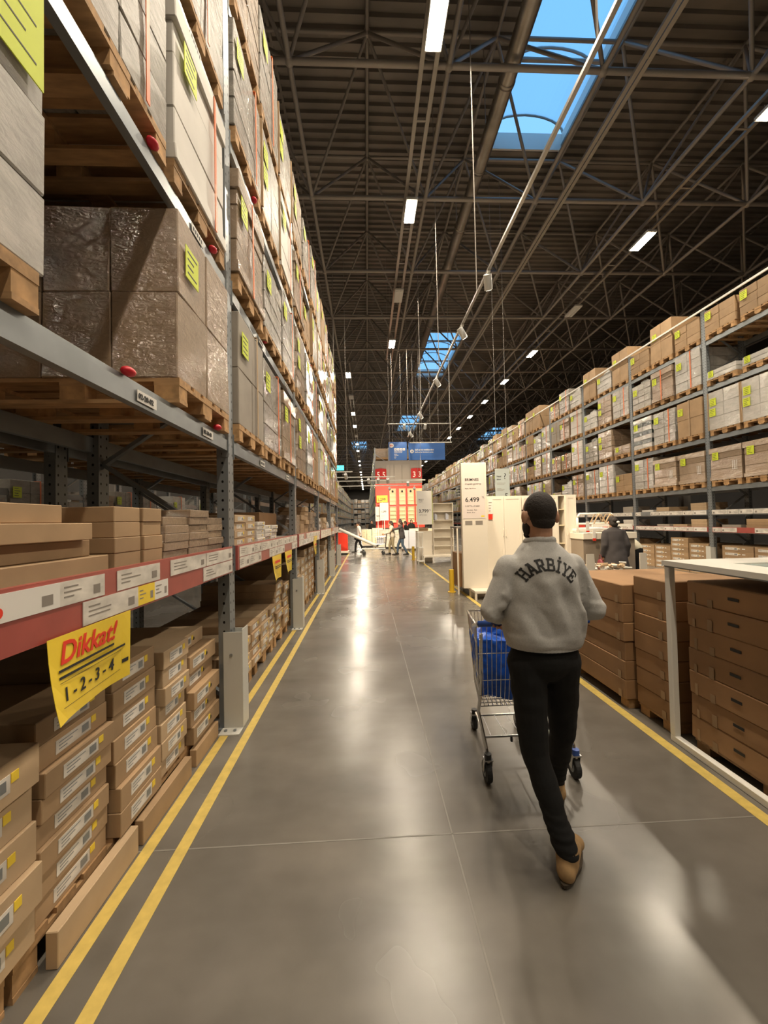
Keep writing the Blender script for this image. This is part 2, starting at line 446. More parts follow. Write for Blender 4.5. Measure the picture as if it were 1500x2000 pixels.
for k in range(21):
    place_lamp(-.87, 20.9 + 3.77 * k, k not in (1, 4, 7, 10), '%s lamp along the distant aisle row' % ORD[k] if k < 20 else 'last lamp along the distant aisle row')
for k in range(-4, 17):
    place_lamp(8.2, 10.7 + 3.77 * k, k != 1, ('unlit lamp on the wide tray over the furniture display' if k == 1 else
               ('%s lamp on the wide tray over the furniture display' % ORD[k] if k >= 0 else '%s lamp of the wide tray, behind the view' % ORD[-k - 1])))
for k in range(8):  # unseen lamp row, added to light the side behind the near rack
    place_lamp(-7.6, 1 + 7.54 * k, 1, '%s unseen lamp added to light the aisle beyond the near rack' % ORD[k])

# spot rails over the display
def spot(x, y, z, aim, label, lit=True, en=60):
    a = Vector(aim).normalized(); q = a.to_track_quat('-Z', 'Y')
    r = empty('track_spotlight', label, 'spotlight', (x, y, z))
    MB().box(-.02, .02, -.07, .07, -.03, 0).tube((0, 0, -.03), (0, 0, -.12), .012, 6).build('bracket', white_p, r)
    h = MB().tube(Vector((0, 0, -.15)) - a * .11, Vector((0, 0, -.15)) + a * .11, .062, 16).build('spot_head', lampshell, r, smooth=False)
    if lit:
        MB().tube(Vector((0, 0, -.15)) + a * .104, Vector((0, 0, -.15)) + a * .114, .05, 16).build('spot_lens', lampspot, r)
        s = bpy.data.lights.new('spot_light', 'SPOT'); s.energy = en; s.color = (1, .80, .55); s.spot_size = math.radians(70); s.spot_blend = .5; s.shadow_soft_size = .05
        so = bpy.data.objects.new('spot_light', s); COL.objects.link(so); so.parent = r; so.location = Vector((0, 0, -.15)) + a * .13; so.rotation_euler = q.to_euler()
    return r
lampspot.cycles.emission_sampling = 'NONE'
rl = empty('lighting_track', 'long lighting track with white spots over the cabinets, hung on wires', 'lighting track', (1.98, 0, 5.5))
MB().box(-.02, .02, 1.0, 17.8, 0, .04).build('rail', tray_m, rl)
for y in (3, 6.5, 10, 13.5, 17.6): MB().tube((0, y, .04), (0, y, 7.26), .010, 5).build('wire', steel_d, rl)
for i, (y, e) in enumerate(((5.9, 900), (7.55, 650), (10.3, 500), (13.6, 600), (16.6, 450))):
    spot(1.98, y, 5.5, (.35, .8, -1) if y < 7 else (.75, .35, -1), 'white cylinder spotlight, %s along the long track over the cabinets' % ORD[i], True, e)
TR = [((-2.2, -.5), 14.2, 'short white light track by the green exit sign'), ((-2.2, 1.2), 16.0, 'white light track crossing the aisle end, nearest long one'),
      ((-2.2, 2.7), 17.5, 'white light track crossing the aisle end, middle one'), ((-2.2, 2.9), 20.0, 'white light track crossing just before the red wall')]
for i, ((x0, x1), y, lb) in enumerate(TR):
    t = empty('lighting_track', lb, 'lighting track', (0, y, 3.44))
    MB().box(x0, x1, -.02, .02, 0, .04).build('rail', white_p, t)
    for xx in (x0 + .4, x1 - .2): MB().tube((xx, 0, .04), (xx, 0, 9.32), .006, 5).build('wire', steel_d, t)
for i, (x, y, e) in enumerate(((-1.15, 14.2, 0), (-.75, 14.2, 0), (.1, 16, 300), (.5, 16, 300), (.9, 16, 300), (1.2, 20, 1100), (2.5, 20, 1100), (1.9, 17.5, 600))):
    spot(x, y, 3.44, (.1, 1.2, -.25) if y > 19 else (.1, .8, -.7), 'small white spotlight on the cross tracks, %s from the rack end' % ORD[i], e > 0, e)
# rails above the blue signs
t = empty('lighting_track', 'white cross track in front of the blue hanging signs', 'lighting track', (0, 17.2, 5.12))
MB().box(1.98, 3.9, -.02, .02, -.02, .02).build('rail', white_p, t)
MB().tube((3.85, 0, .02), (3.85, 0, 7.64), .012, 6).build('drop_rod', white_p, t)
MB().tube((1.0, 0, .86), (3.9, 0, .86), .014, 6).build('upper_rod', white_p, t)
for i, (x, lb) in enumerate(((1.75, 'spotlight aimed at the small blue sign'), (2.7, 'spotlight aimed at the wide blue sign'))):
    r = spot(x, 17.15, 5.98, (0, 1, -1.1), 'white ' + lb, True, 45)
    [c for c in r.children if c.type == 'LIGHT'][0].data.spot_size = math.radians(48)

# ------------------------------------------------------------------ pallets and loads
BAY = 2.85
def pallet_mesh():
    b = MB(); b.mi = 0
    for i in range(5):
        y = -.4 + .0725 + i * .16375; wd = .0725 if i in (0, 2, 4) else .05
        b.box(-1.2, 0, y - wd, y + wd, .122, .144)
    for x in (-.0725, -.6, -1.1275): b.box(x - .0725, x + .0725, -.4, .4, .100, .122)
    for y in (-.35, 0, .35): b.box(-1.2, 0, y - .05, y + .05, 0, .022)
    b.mi = 1
    for x in (-.0725, -.6, -1.1275):
        for y in (-.35, 0, .35): b.box(x - .07, x + .07, y - (.05 if y else .0725), y + (.05 if y else .0725), .022, .100)
    return b.mesh('pallet', [wood, wood_end])
PAL = pallet_mesh()
def pallet(x, y, z, rz, label, group=None):
    o = bpy.data.objects.new('pallet', PAL); COL.objects.link(o); o.location = (x, y, z); o.rotation_euler = (0, 0, rz)
    return tag(o, label, 'pallet', group)

def jig(b, x0, x1, y0, y1, z0, z1, j, rr):
    q = lambda: rr.uniform(-j, j)
    p = [(x0 + q(), y0 + q(), z0), (x1 + q(), y0 + q(), z0), (x1 + q(), y1 + q(), z0), (x0 + q(), y1 + q(), z0),
         (x0 + q(), y0 + q(), z1 + q() * .3), (x1 + q(), y0 + q(), z1 + q() * .3), (x1 + q(), y1 + q(), z1 + q() * .3), (x0 + q(), y1 + q(), z1 + q() * .3)]
    b.hexa(p)
def load_proto(m, w_, h, cols, layers, seed, lid=0, m2=None, strap=None, nlab=1, tuft=False, low=False, corner=False, paperlab=False, writing=False, biglab=False):
    rr = random.Random(seed); b = MB(); d = 1.15; g = .003
    nd = 2 if cols == 1 else 3
    for k in range(layers):
        z0 = h * k / layers; z1 = h * (k + 1) / layers
        b.mi = 0 if (m2 is None or k % 2 == 0) else 1
        for i in range(cols):
            ya = -w_ / 2 + w_ * i / cols; yb = ya + w_ / cols
            for e in range(nd):
                xa = -d * (e + 1) / nd; xb = -d * e / nd
                jig(b, xa + g, xb - g, ya + g, yb - g, z0 + g * .3, z1 - g * .3, .006, rr)
    if lid:
        b.mi = 0
        jig(b, -d - .02, .018, -w_ / 2 - .018, w_ / 2 + .018, h - lid, h + .012, .004, rr)
        jig(b, -d - .015, .014, -w_ / 2 - .014, w_ / 2 + .014, 0, lid * .7, .004, rr)
    mats = [m] if m2 is None else [m, m2]
    o = b.build('carton_load', mats, bevel=.006)
    fx = .02 if lid else .012
    rr2 = random.Random(seed + 5)
    for i in range(nlab):
        ly = -w_ * .34 + rr2.uniform(-.02, .05); lz = h * .72 - i * .26 + rr2.uniform(-.04, .04)
        if h < .4: lz = h * .6
        s = .085 if h > .4 else .07; t = MB(); t.mi = 0; t.box(fx, fx + .004, ly - s, ly + s, lz - s * 1.15, lz + s * 1.15)
        t.mi = 1
        for q in range(4):
            zz = lz + s * .8 - q * s * .5; t.box(fx + .004, fx + .005, ly - s * .75, ly + s * rr2.uniform(.1, .8), zz - .006, zz + .004)
        t.build('lime_label', [lime, tagink], o)
    if biglab:
        t = MB(); t.mi = 0; t.hexa([(fx, .12, .62), (fx + .004, .12, .62), (fx + .004, .40, .62), (fx, .40, .62), (fx, .12, 1.0), (fx + .004, .12, 1.0), (fx + .004, .40, 1.0), (fx, .40, 1.0)])
        t.mi = 1
        for q in range(5): t.box(fx + .004, fx + .005, .15, .37 - .04 * (q % 2), .68 + q * .065, .686 + q * .065)
        t.build('lime_label', [lime, tagink], o)
    if strap:
        t = MB(); sy = rr2.uniform(-.02, .2)
        t.box(fx, fx + .005, sy - .018, sy + .012, .0, h + .008); t.box(-d, fx, sy - .018, sy + .012, h + .006, h + .014)
        t.build('strap', strap, o)
    if tuft:
        t = MB(); n = 9; rs = []
        for i in range(5):
            ring = []
            for j in range(14):
                a = 2 * math.pi * j / 14; r_ = (.17, .15, .13, .10, .02)[i] * rr.uniform(.75, 1.25)
                ring.append((-.2 + r_ * .8 * math.cos(a), r_ * 1.6 * math.sin(a), h - .02 + i * .045 * rr.uniform(.8, 1.2)))
            rs.append(ring)
        t.rings(rs); t.build('film_tuft', film, o)
    if corner:
        for y in (-w_ / 2, w_ / 2): MB().box(-.04, fx + .004, y - .012, y + .012, 0, h).build('corner_post', kraft, o)
    if paperlab:
        t = MB(); t.mi = 0; t.box(-.42, -.24, -w_ / 2 - .009, -w_ / 2 - .005, h * .25, h * .25 + .26); t.mi = 1
        for q in range(5): t.box(-.40, -.26 - .05 * (q % 2), -w_ / 2 - .0095, -w_ / 2 - .009, h * .25 + .10 + q * .03, h * .25 + .112 + q * .03)
        for q in range(9): t.box(-.395 + q * .014, -.389 + q * .014, -w_ / 2 - .0095, -w_ / 2 - .009, h * .25 + .02, h * .25 + .07)
        t.build('delivery_label', [paper, tagink], o)
    if writing:
        t = MB()
        for q in range(6):
            if q in (1, 4): continue
            t.box(fx, fx + .003, .20 + q * .022, .21 + q * .022, h * .28, h * .55)
        t.box(fx, fx + .003, .20, .33, h * .28, h * .28 + .01)
        t.build('printed_mark', paper, o)
    COL.objects.unlink(o)
    for c in o.children: COL.objects.unlink(c)
    return o
KW = load_proto(wrap_kraft, .84, .82, 1, 3, 1, lid=.13, writing=True)
KS = load_proto(wrap_kraft, .80, .90, 2, 3, 2, lid=.16, strap=orange)
GW = load_proto(wrap_grey, .84, .96, 2, 4, 3, strap=orange)
GT = load_proto(wrap_grey, .82, .80, 3, 4, 4, tuft=True, nlab=1)
WW = load_proto(wrap_white, .84, 1.02, 2, 4, 5, strap=orange)
WC = load_proto(wrap_white, .86, .98, 2, 3, 6, nlab=2, corner=True)
DK = load_proto(wrap_white, .82, .98, 2, 7, 7, m2=wrap_dark)
PB = load_proto(kraft, .82, .98, 1, 2, 8, strap=kraft_l)
PL = load_proto(kraft, .84, .60, 2, 3, 9, nlab=1)
LO = load_proto(wrap_kraft, .84, .30, 2, 2, 10)
LW = load_proto(wrap_white, .80, .22, 1, 2, 11)
GC = load_proto(grey_b, .80, .98, 2, 2, 12, paperlab=True, strap=kraft_l)
KT = load_proto(wrap_kraft, .80, 1.0, 2, 5, 13, nlab=2)
KM = load_proto(wrap_kraft, .82, .66, 3, 4, 14, strap=orange)
WL = load_proto(white_b, .78, 1.0, 1, 3, 15, lid=.14, strap=orange)
WM = load_proto(wrap_white, .84, .62, 2, 3, 16, tuft=True)
TOPB = load_proto(kraft, .84, 1.10, 2, 2, 17)
GTALL = load_proto(wrap_grey, .84, 1.12, 2, 4, 18, strap=orange)
NEARL = load_proto(wrap_white, .86, 1.12, 2, 4, 21, nlab=0, biglab=True)
KT1 = load_proto(wrap_kraft, .82, 1.0, 2, 2, 22, nlab=1)
NAMES = {id(NEARL): 'glossy white wrapped load, large lime sheet', id(KT1): 'tall wrapped kraft cartons, single lime label', id(KW): 'wrapped kraft carton with lid', id(KS): 'lidded kraft cartons, orange strap', id(GW): 'grey wrapped cartons, orange strap', id(GT): 'grey wrapped load with loose film',
         id(WW): 'white wrapped cartons, orange strap', id(WC): 'white wrapped load, brown corner posts', id(DK): 'black-and-white striped wrapped load', id(PB): 'two plain brown cartons',
         id(PL): 'low plain kraft cartons', id(LO): 'very low wrapped kraft load', id(LW): 'very low white bundle', id(GC): 'tall plain grey cartons', id(KT): 'tall wrapped kraft cartons',
         id(KM): 'mid-height wrapped kraft load', id(WL): 'white cartons with lid', id(WM): 'low white wrapped load', id(TOPB): 'tall bare kraft cartons', id(GTALL): 'tallest grey wrapped load'}
POOL = [KW, KS, GW, GT, WW, WC, KT, KM, WL, WM, PB, PL, GW, KW, KS, KT, WW, GT, GC, LO, DK]
def put_load(proto, x, y, z, rz, where, group):
    o = proto.copy(); COL.objects.link(o); o.location = (x, y, z + .144); o.rotation_euler = (0, 0, rz)
    for ch in proto.children:
        c = ch.copy(); COL.objects.link(c); c.parent = o
    tag(o, NAMES[id(proto)] + ', ' + where, 'pallet load', group)
    pl = pallet(x, y, z, rz, 'wooden pallet, ' + where, group.replace('loads', 'pallets'))
    return o

# ------------------------------------------------------------------ rack builder
LEV = [2.33, 3.64, 4.95, 6.17]
def post_mesh(h):
    b = MB().box(-.045, .045, -.06, -.057, 0, h).box(-.045, .045, .057, .06, 0, h).box(-.045, -.041, -.057, .057, 0, h).box(.041, .045, -.057, .057, 0, h)
    return b.mesh('upright', upr_m)
def beam_mesh(hh=.12, L=2.73):
    b = MB()
    b.box(-.022, .022, 0, L, -hh, -.035).box(-.022, .006, 0, L, -.035, 0)
    for y in (0, L - .006): b.box(-.024, .030, y, y + .006, -hh - .05, .04)
    return b.mesh('beam', steel)
def inst(me, name, parent, loc, rz=0.0):
    o = bpy.data.objects.new(name, me); COL.objects.link(o); o.parent = parent; o.location = loc; o.rotation_euler = (0, 0, rz); return o
def rack(label, X, dn, y0, nb, levels, zt=7.0, depth=1.1, detail=True, indiv=999, group=None):
    """front face at X, depth grows along dn (+1/-1) in x"""
    r = empty('pallet_rack', label, 'storage rack', (X, y0, 0), 0, group)
    pm = post_mesh(zt); bm = beam_mesh(); rzf = 0 if dn < 0 else math.pi
    br = MB(); n = int((zt - .3) / 1.25)
    for i in range(n):
        z = .25 + 1.25 * i
        br.bar((dn * .09, 0, z), (dn * (depth - .09), 0, z + .62), .03, .045, (0, 1, 0)); br.bar((dn * (depth - .09), 0, z + .62), (dn * .09, 0, z + 1.25), .03, .045, (0, 1, 0))
    brm = br.mesh('frame_brace', steel)
    for k in range(nb + 1):
        y = k * BAY
        inst(pm, 'upright', r, (dn * .045, y, 0)); inst(pm, 'upright', r, (dn * (depth - .045), y, 0))
        inst(brm, 'frame_brace', r, (0, y, 0))
        if detail: 
            MB().box(-.08, .08, -.09, .09, 0, .008).build('foot_plate', steel, r).location = (dn * .045, y, 0)
    for lv in levels:
        for k in range(min(nb, indiv)):
            inst(bm, 'beam', r, (dn * .022, k * BAY + (.06 if dn < 0 else BAY - .06), lv), rzf)
        if nb > indiv:
            MB().box(min(0, dn * .045), max(0, dn * .045), indiv * BAY, nb * BAY, lv - .12, lv).build('beam', steel, r)
        MB().box(min(dn * (depth - .045), dn * depth), max(dn * (depth - .045), dn * depth), .0, nb * BAY, lv - .12, lv).build('rear_beam', steel, r)
    return r

A = 'in the aisle-side rack'
rk = rack('tall grey pallet rack towering beside the yellow floor tape', -1.11, -1, .35, 5, LEV + [1.40], zt=7.3)
# level 0..3 loads; slots along bay from near: .5, 1.425, 2.35
SL = (.51, 1.425, 2.34)
POS = ('near slot', 'middle slot', 'far slot')
LVN = ('lowest tier', 'second tier', 'third tier', 'top tier')
BN = ('nearest bay', 'second bay', 'third bay', 'fourth bay', 'fifth bay')
near = {(0, 0, 0): NEARL, (0, 0, 2): KT1, (0, 1, 1): GW, (0, 1, 2): WL, (0, 1, 0): GT, (0, 2, 0): GW, (0, 2, 1): KW, (0, 2, 2): GTALL, (0, 3, 2): KT, (0, 3, 1): WW, (0, 3, 0): KS,
        (1, 0, 0): GC, (1, 0, 1): GW, (1, 0, 2): KS, (1, 1, 0): KS, (1, 1, 1): GT, (1, 1, 2): GW, (1, 2, 0): GW, (1, 2, 1): WC, (1, 2, 2): WL, (1, 3, 0): KT, (1, 3, 1): GTALL, (1, 3, 2): WC}
for k in range(5):
    for li, lv in enumerate(LEV):
        for s in range(3):
            if (k, li, s) == (0, 0, 1): continue
            pr = near.get((k, li, s)) or R.choice(POOL[:18])
            if li == 3 and R.random() < .7: pr = R.choice([TOPB, GTALL, KT, WC, GTALL])
            y = .35 + k * BAY + SL[s]
            if (k, s) == (0, 0): y = .93
            if (k, s) == (0, 2): y = 2.67
            put_load(pr, -1.075 + R.uniform(-.02, .02), y + R.uniform(-.015, .015), lv, 0, '%s, %s, %s' % (POS[s], BN[k], LVN[li]) + ' of aisle-side rack', 'pallet loads in the aisle-side rack')
# back-to-back row behind
rk2 = rack('dark grey rack standing back to back behind the aisle-side rack', -2.45, -1, .35, 5, LEV[:3] + [1.40], zt=7.3, detail=False)
for k in range(3):
    for li in (0, 1):
        for s in range(3):
            put_load(R.choice([KW, PB, KT, GW]), -2.43, .35 + k * BAY + SL[s], LEV[li], 0, '%s, %s, %s, row behind' % (POS[s], BN[k], LVN[li]), 'pallet loads in the row behind')
# rack on the far side of the hidden aisle, seen through the gaps
rk3 = rack('dim rack across the hidden aisle, seen through the near shelves', -6.3, -1, -2.5, 8, LEV[:2] + [1.40], zt=5.2, detail=False)
for k in range(7):
    for s in range(3):
        put_load(R.choice([GW, WW, KW, WM]), -6.28, -2.5 + k * BAY + SL[s], 1.40, 0, '%s, %s bay across the hidden aisle' % (POS[s], ORD[k]), 'pallet loads across the hidden aisle')

# column guards
gm = MB(); t = .006
gm.box(-.006, 0, -.07, .07, 0, .78).box(-.15, -.006, -.07, -.064, 0, .76).box(-.15, -.006, .064, .07, 0, .76)
gm.box(-.16, .0, -.17, -.07, 0, .010).box(-.006, .0, -.17, .07, 0, .012)
gproto = gm.mesh('guard', guard_m)
bolt = MB()
for x in (-.12, -.05): bolt.tube((x, -.12, .01), (x, -.12, .022), .012, 6)
bolt.tube((-.09, -.07, .58), (-.09, -.078, .58), .012, 8)
boltm = bolt.mesh('bolt', steel)
for k in range(1, 6):
    o = bpy.data.objects.new('column_guard', gproto); COL.objects.link(o); o.location = (-1.01, .35 + k * BAY, 0)
    tag(o, 'grey steel guard bolted before the %s rack upright from the view' % ORD[k - 1], 'column guard')
    inst(boltm, 'bolt', o, (0, 0, 0))

# beam labels, red clips
def beam_tag(y, lv, txt=None, X=-1.105, parent=None, k=0):
    t = MB(); t.mi = 0; t.box(0, .003, -.085, .085, -.10, -.045); t.mi = 1
    if not txt:
        for i in range(5): t.box(.003, .004, -.07 + i * .03, -.052 + i * .03, -.085, -.06)
    o = t.build('beam_label', [paper, tagink], rk); o.location = (X + 1.11, y - .35, lv)
    if txt: text_part('lettering', txt, .036, tagink, o, (.0035, -.078, -.085), (0, 1, 0), (0, 0, 1), bold=.001)
beam_tag(1.99, 2.33, '02-20-02'); beam_tag(2.74, 2.33, '02-20-03')
for k in range(5):
    for li in range(3):
        for s in range(2):
            if (k, li) == (0, 0): continue
            beam_tag(.35 + k * BAY + .95 + s * 1.3, LEV[li])
for y, lv in ((1.83, 2.33), (2.90, 2.33), (2.05, 3.64), (2.85, 3.64), (3.95, 4.95), (4.3, 3.64), (6.9, 3.64)):
    c = MB().ell((0, 0, .012), .030, .04, .022, n=10, m=6).build('red_clip', redclip, rk, smooth=True); c.location = (-.02 + .03, y - .35, lv)

# shelf board and price rail, aisle side
def strip_card(y0, y1, z0, z1, m, parent, X, fx=1, ink=True, rr=R):
    t = MB(); t.mi = 0; e = .003; a, c = (X, X + fx * e)
    t.box(min(a, c), max(a, c), y0, y1, z0, z1); t.mi = 1
    if ink and y1 - y0 > .12:
        a2, c2 = X + fx * e, X + fx * (e + .0008); L = (y1 - y0)
        for q in range(3):
            zz = z1 - (z1 - z0) * (.25 + .2 * q); s = y0 + L * .08
            t.box(min(a2, c2), max(a2, c2), s, s + L * rr.uniform(.18, .42), zz - .0025, zz + .0025)
        t.box(min(a2, c2), max(a2, c2), y1 - min(L * .28, .075), y1 - min(L * .12, .03), z0 + (z1 - z0) * .2, z0 + (z1 - z0) * .6)
    return t.build('price_card', [m, greyseat], parent)
for k in range(5):
    yb = k * BAY
    MB().box(-1.05, -.02, yb + .065, yb + BAY - .065, 1.40, 1.425).build('shelf_board', greyseat, rk)
    rail = MB().box(.0, .028, yb + .065, yb + BAY - .065, 1.235, 1.44).build('price_rail', redrail, rk)
    if k == 0:
        up = [(.60, 1.40, paper), (1.40 + .0, 1.63, card), (1.71, 2.05, card), (2.16, 2.62, card), (2.63, 3.12, card)]
        lo = [(.5, 1.0, card), (1.51, 1.86, card), (1.86, 2.0, yel_card), (2.0, 2.13, paper), (2.58, 3.12, card)]
    else:
        up = []; lo = []
        for dst in (up, lo):
            y = yb + .45
            while y < yb + BAY + .15:
                w_ = R.uniform(.22, .5)
                if R.random() < .86: dst.append((y, min(y + w_, yb + BAY + .27), R.choice([card, card, paper, card, yel_card if R.random() < .2 else card])))
                y += w_ + .01
    for y0, y1, m in up: strip_card(y0 - .35, y1 - .35, 1.342, 1.428, m, rail, .029)
    for y0, y1, m in lo: strip_card(y0 - .35, y1 - .35, 1.245, 1.335, m, rail, .029)
    if k == 0:
        t = MB(); t.tube((.0325, 1.17 - .35, 1.372), (.0335, 1.17 - .35, 1.372), .018, 14); t.build('round_mark', red, rail)

# yellow warning cards hanging from the rail
def warn(y0, label, main=False, hh=.285):
    L = .45; n = 8; b = MB()
    P = []
    for j in range(5):
        z = 1.245 - hh * j / 4; row = []
        for i in range(n + 1):
            u = i / n; xx = -1.066 + .016 * math.sin(u * 5 + 1) * (j / 4) + (.03 * max(0, .18 - u) / .18 * (j / 4) ** 2)
            row.append((xx, y0 + L * u, z))
        P.append(row)
    for j in range(4):
        for i in range(n): b.quad(P[j][i], P[j + 1][i], P[j + 1][i + 1], P[j][i + 1])
    o = b.build('warning_card', yel_card); m_ = o.modifiers.new('s', 'SOLIDIFY'); m_.thickness = .0015
    tag(o, label, 'warning sign', 'yellow warning cards')
    xx = -1.046
    if main:
        kids = [text_part('lettering', 'Dikkat!', .105, red, o, (xx, y0 + .04, 1.150), (0, 1, 0), (0, 0, 1), bold=.002, shear=.25),
                text_part('lettering', '1 - 2 - 3 - 4', .066, tagink, o, (xx, y0 + .045, 1.022), (0, 1, 0), (0, 0, 1), bold=.001)]
        t = MB()
        for z, a in ((1.128, .31), (1.105, .38)): t.box(xx, xx + .001, y0 + .035, y0 + .035 + a, z - .004, z + .005)
        for z in (1.088, 1.005): t.box(xx, xx + .0008, y0 + .035, y0 + .39, z, z + .0015)
        t.box(xx, xx + .001, y0 + .40, y0 + .437, 1.028, 1.044)
        kids.append(t.build('printed_lines', tagink, o))
        bv = BVHTree.FromPolygons([v.co[:] for v in o.data.vertices], [p.vertices[:] for p in o.data.polygons])
        for kd in kids:                       # lay the print onto the curled card
            for v in kd.data.vertices:
                h = bv.ray_cast(Vector((0, v.co.y, v.co.z)), Vector((-1, 0, 0)))
                if h[0]: v.co.x = h[0].x + .0015 + (v.co.x - xx) * .5
    else:
        t = MB(); t.box(-1.046, -1.045, y0 + .05, y0 + .3, 1.16, 1.19); t.build('heading_mark', red, o)
        t = MB()
        for z in (1.12, 1.10): t.box(-1.046, -1.045, y0 + .05, y0 + .38, z, z + .008)
        t.build('printed_lines', tagink, o)
    return o
warn(1.33, 'yellow Dikkat! warning card hung under the near price rail', True)
warn(4.36, 'blank-looking yellow card, nearer of the pair in the second bay')
warn(5.02, 'yellow card, farther of the pair in the second bay')
warn(7.65, 'single small yellow card hung in the third bay')

# ------------------------------------------------------------------ flat-pack boxes
BOXC = {}
def flat_box(wy, dx, h, m, style):
    key = (round(wy, 3), round(dx, 3), round(h, 3), m.name, style)
    if key in BOXC: return BOXC[key]
    rr = random.Random(hash(key[:3]) & 255)
    b = MB().box(-dx, 0, 0, wy, 0, h)
    o = b.build('flat_pack_box', m, bevel=.003)
    if style >= 1:
        t = MB(); t.mi = 0; a = wy * (.22 if style == 1 else .10); L = wy * (.5 if style == 1 else .42); zc_ = h * .5; s = min(.030, h * .28)
        t.box(0, .0015, a, a + L, zc_ - s, zc_ + s); t.mi = 1
        for q in range(3): t.box(.0015, .002, a + L * .08, a + L * (.3 + .15 * q), zc_ - s * .55 + q * s * .5, zc_ - s * .4 + q * s * .5)
        t.box(.0015, .002, a + L * .72, a + L * .93, zc_ - s * .6, zc_ + s * .6)
        t.build('shipping_label', [card, steel], o)
        t = MB(); t.box(0, .0018, a + L + .004, a + L + .032, zc_ - s * .1, zc_ + s * 1.0); t.build('yellow_sticker', yel_card, o)
    if style == 2:
        t = MB(); t.tube((0, wy * .62, h * .5), (.0022, wy * .62, h * .5), .012, 10); t.build('hand_hole', black_pl, o)
    if style == 3:
        t = MB()
        for q in range(4): t.box(0, .002, wy * (.2 + .15 * q), wy * (.3 + .15 * q), h * .45, h * .62)
        t.build('printed_mark', paper, o)
    COL.objects.unlink(o)
    for c in o.children: COL.objects.unlink(c)
    BOXC[key] = o
    return o
def put_box(x, y, z, wy, dx, h, m, style, label, group, dn=-1, rz=0.0, cat='cardboard box', name='flat_pack_box', kids=True):
    p = flat_box(wy, dx, h, m, style); o = p.copy(); COL.objects.link(o); o.name = name
    if dn > 0: o.rotation_euler = (0, 0, math.pi + rz); o.location = (x, y + wy, z)
    else: o.rotation_euler = (0, 0, rz); o.location = (x, y, z)
    if kids:
        for ch in p.children: c = ch.copy(); COL.objects.link(c); c.parent = o
    return tag(o, label, cat, group)
UPN = lambda i, n: 'topmost' if i == n - 1 else ('bottom one' if i == 0 else ORD[i] + ' up')
def stack(y0, wy, n, h, z0, m, style, where, group, X=-1.13, dx=.95, j=.02, dn=-1, name=None, kids=True, what='kraft flat-pack box'):
    if name is None: name = 'storage_carton' if dn > 0 else ('shelf_box' if z0 > 1.2 else 'flat_pack_box')
    z = z0
    for i in range(n):
        put_box(X + dn * R.uniform(-j, j), y0 + R.uniform(0, j * .4), z, wy, dx, h, m, style, '%s, %s in %s' % (what, UPN(i, n), where), group, dn, name=name, kids=kids, rz=R.uniform(-.01, .01) * (j > .01))
        z += h + .001
for i, y in enumerate((.97, 1.80, 2.63)): pallet(-1.235, y, 0, 0, 'floor pallet under the %s group of near flat-pack stacks' % ORD[i])
G0 = 'flat-pack boxes stacked on the floor of the near bay'
stack(.60, .42, 5, .150, .144, kraft, 1, 'the foremost floor stack of the near bay', G0, X=-1.23, j=.03)
stack(1.04, .42, 5, .140, .144, kraft_l, 1, 'the second floor stack of the near bay', G0, X=-1.20, j=.03)
stack(1.495, .385, 8, .093, .144, kraft, 1, 'the third floor stack of the near bay', G0, X=-1.225, j=.02)
stack(1.91, .365, 7, .112, .144, kraft, 1, 'the fourth floor stack of the near bay', G0, X=-1.215, j=.02)
stack(2.315, .305, 7, .104, .144, kraft_l, 1, 'the fifth floor stack of the near bay', G0, X=-1.21, j=.028)
stack(2.65, .43, 5, .116, .144, kraft, 2, 'the sixth floor stack, before the first upright', G0, X=-1.20, j=.035)
stack(2.66, .41, 1, .100, .735, kraft_l, 2, 'the sixth floor stack, laid askew', G0, X=-1.27, j=.03)
put_box(-1.165, 1.50, .0, .50, .045, .135, kraft_l, 0, 'long kraft board leaning at the pallet foot, nearest the view', G0)
put_box(-1.165, 2.04, .0, .54, .045, .125, kraft, 0, 'long kraft board leaning at the pallet foot, middle one', G0)
put_box(-1.17, 2.66, .0, .38, .045, .115, kraft, 0, 'short kraft board leaning at the pallet foot before the upright', G0)
G1 = 'flat-pack boxes on the floor of the second bay'
for i, y in enumerate((3.72, 4.62, 5.5)): pallet(-1.235, y, 0, 0, 'floor pallet under the %s group of boxes in the second bay' % ORD[i])
for i in range(5):
    stack(3.30 + i * .36, .345, 4 + (i > 1), .085, .144, kraft_l if i % 2 else kraft, 1, 'the %s floor stack of the second bay' % ORD[i], G1, X=-1.215)
stack(5.14, .40, 7, .095, .144, kraft, 1, 'the sixth floor stack of the second bay', G1, X=-1.23)
stack(5.56, .36, 5, .12, .144, kraft, 1, 'the seventh floor stack of the second bay', G1, X=-1.215)
o = put_box(-1.19, 3.42, .488, .24, .62, .115, kraft_l, 1, 'loose pale kraft box lying across the low stack behind the first guard', G1, rz=.12)
for k in range(2, 5):
    y0 = .35 + k * BAY
    g = 'boxes standing on the floor of the %s' % BN[k]
    for i in range(3): pallet(-1.235, y0 + SL[i], 0, 0, 'floor pallet in the %s, %s' % (BN[k], POS[i]))
    for i in range(6):
        n = R.choice((5, 6, 6, 7)); st = 1 if k == 2 else 3
        stack(y0 + .12 + i * .435, .42, n, .135, .144, R.choice((kraft, kraft_d, kraft_l)), st, 'the %s floor stack of the %s' % (ORD[i], BN[k]), g, X=-1.22, j=.008)
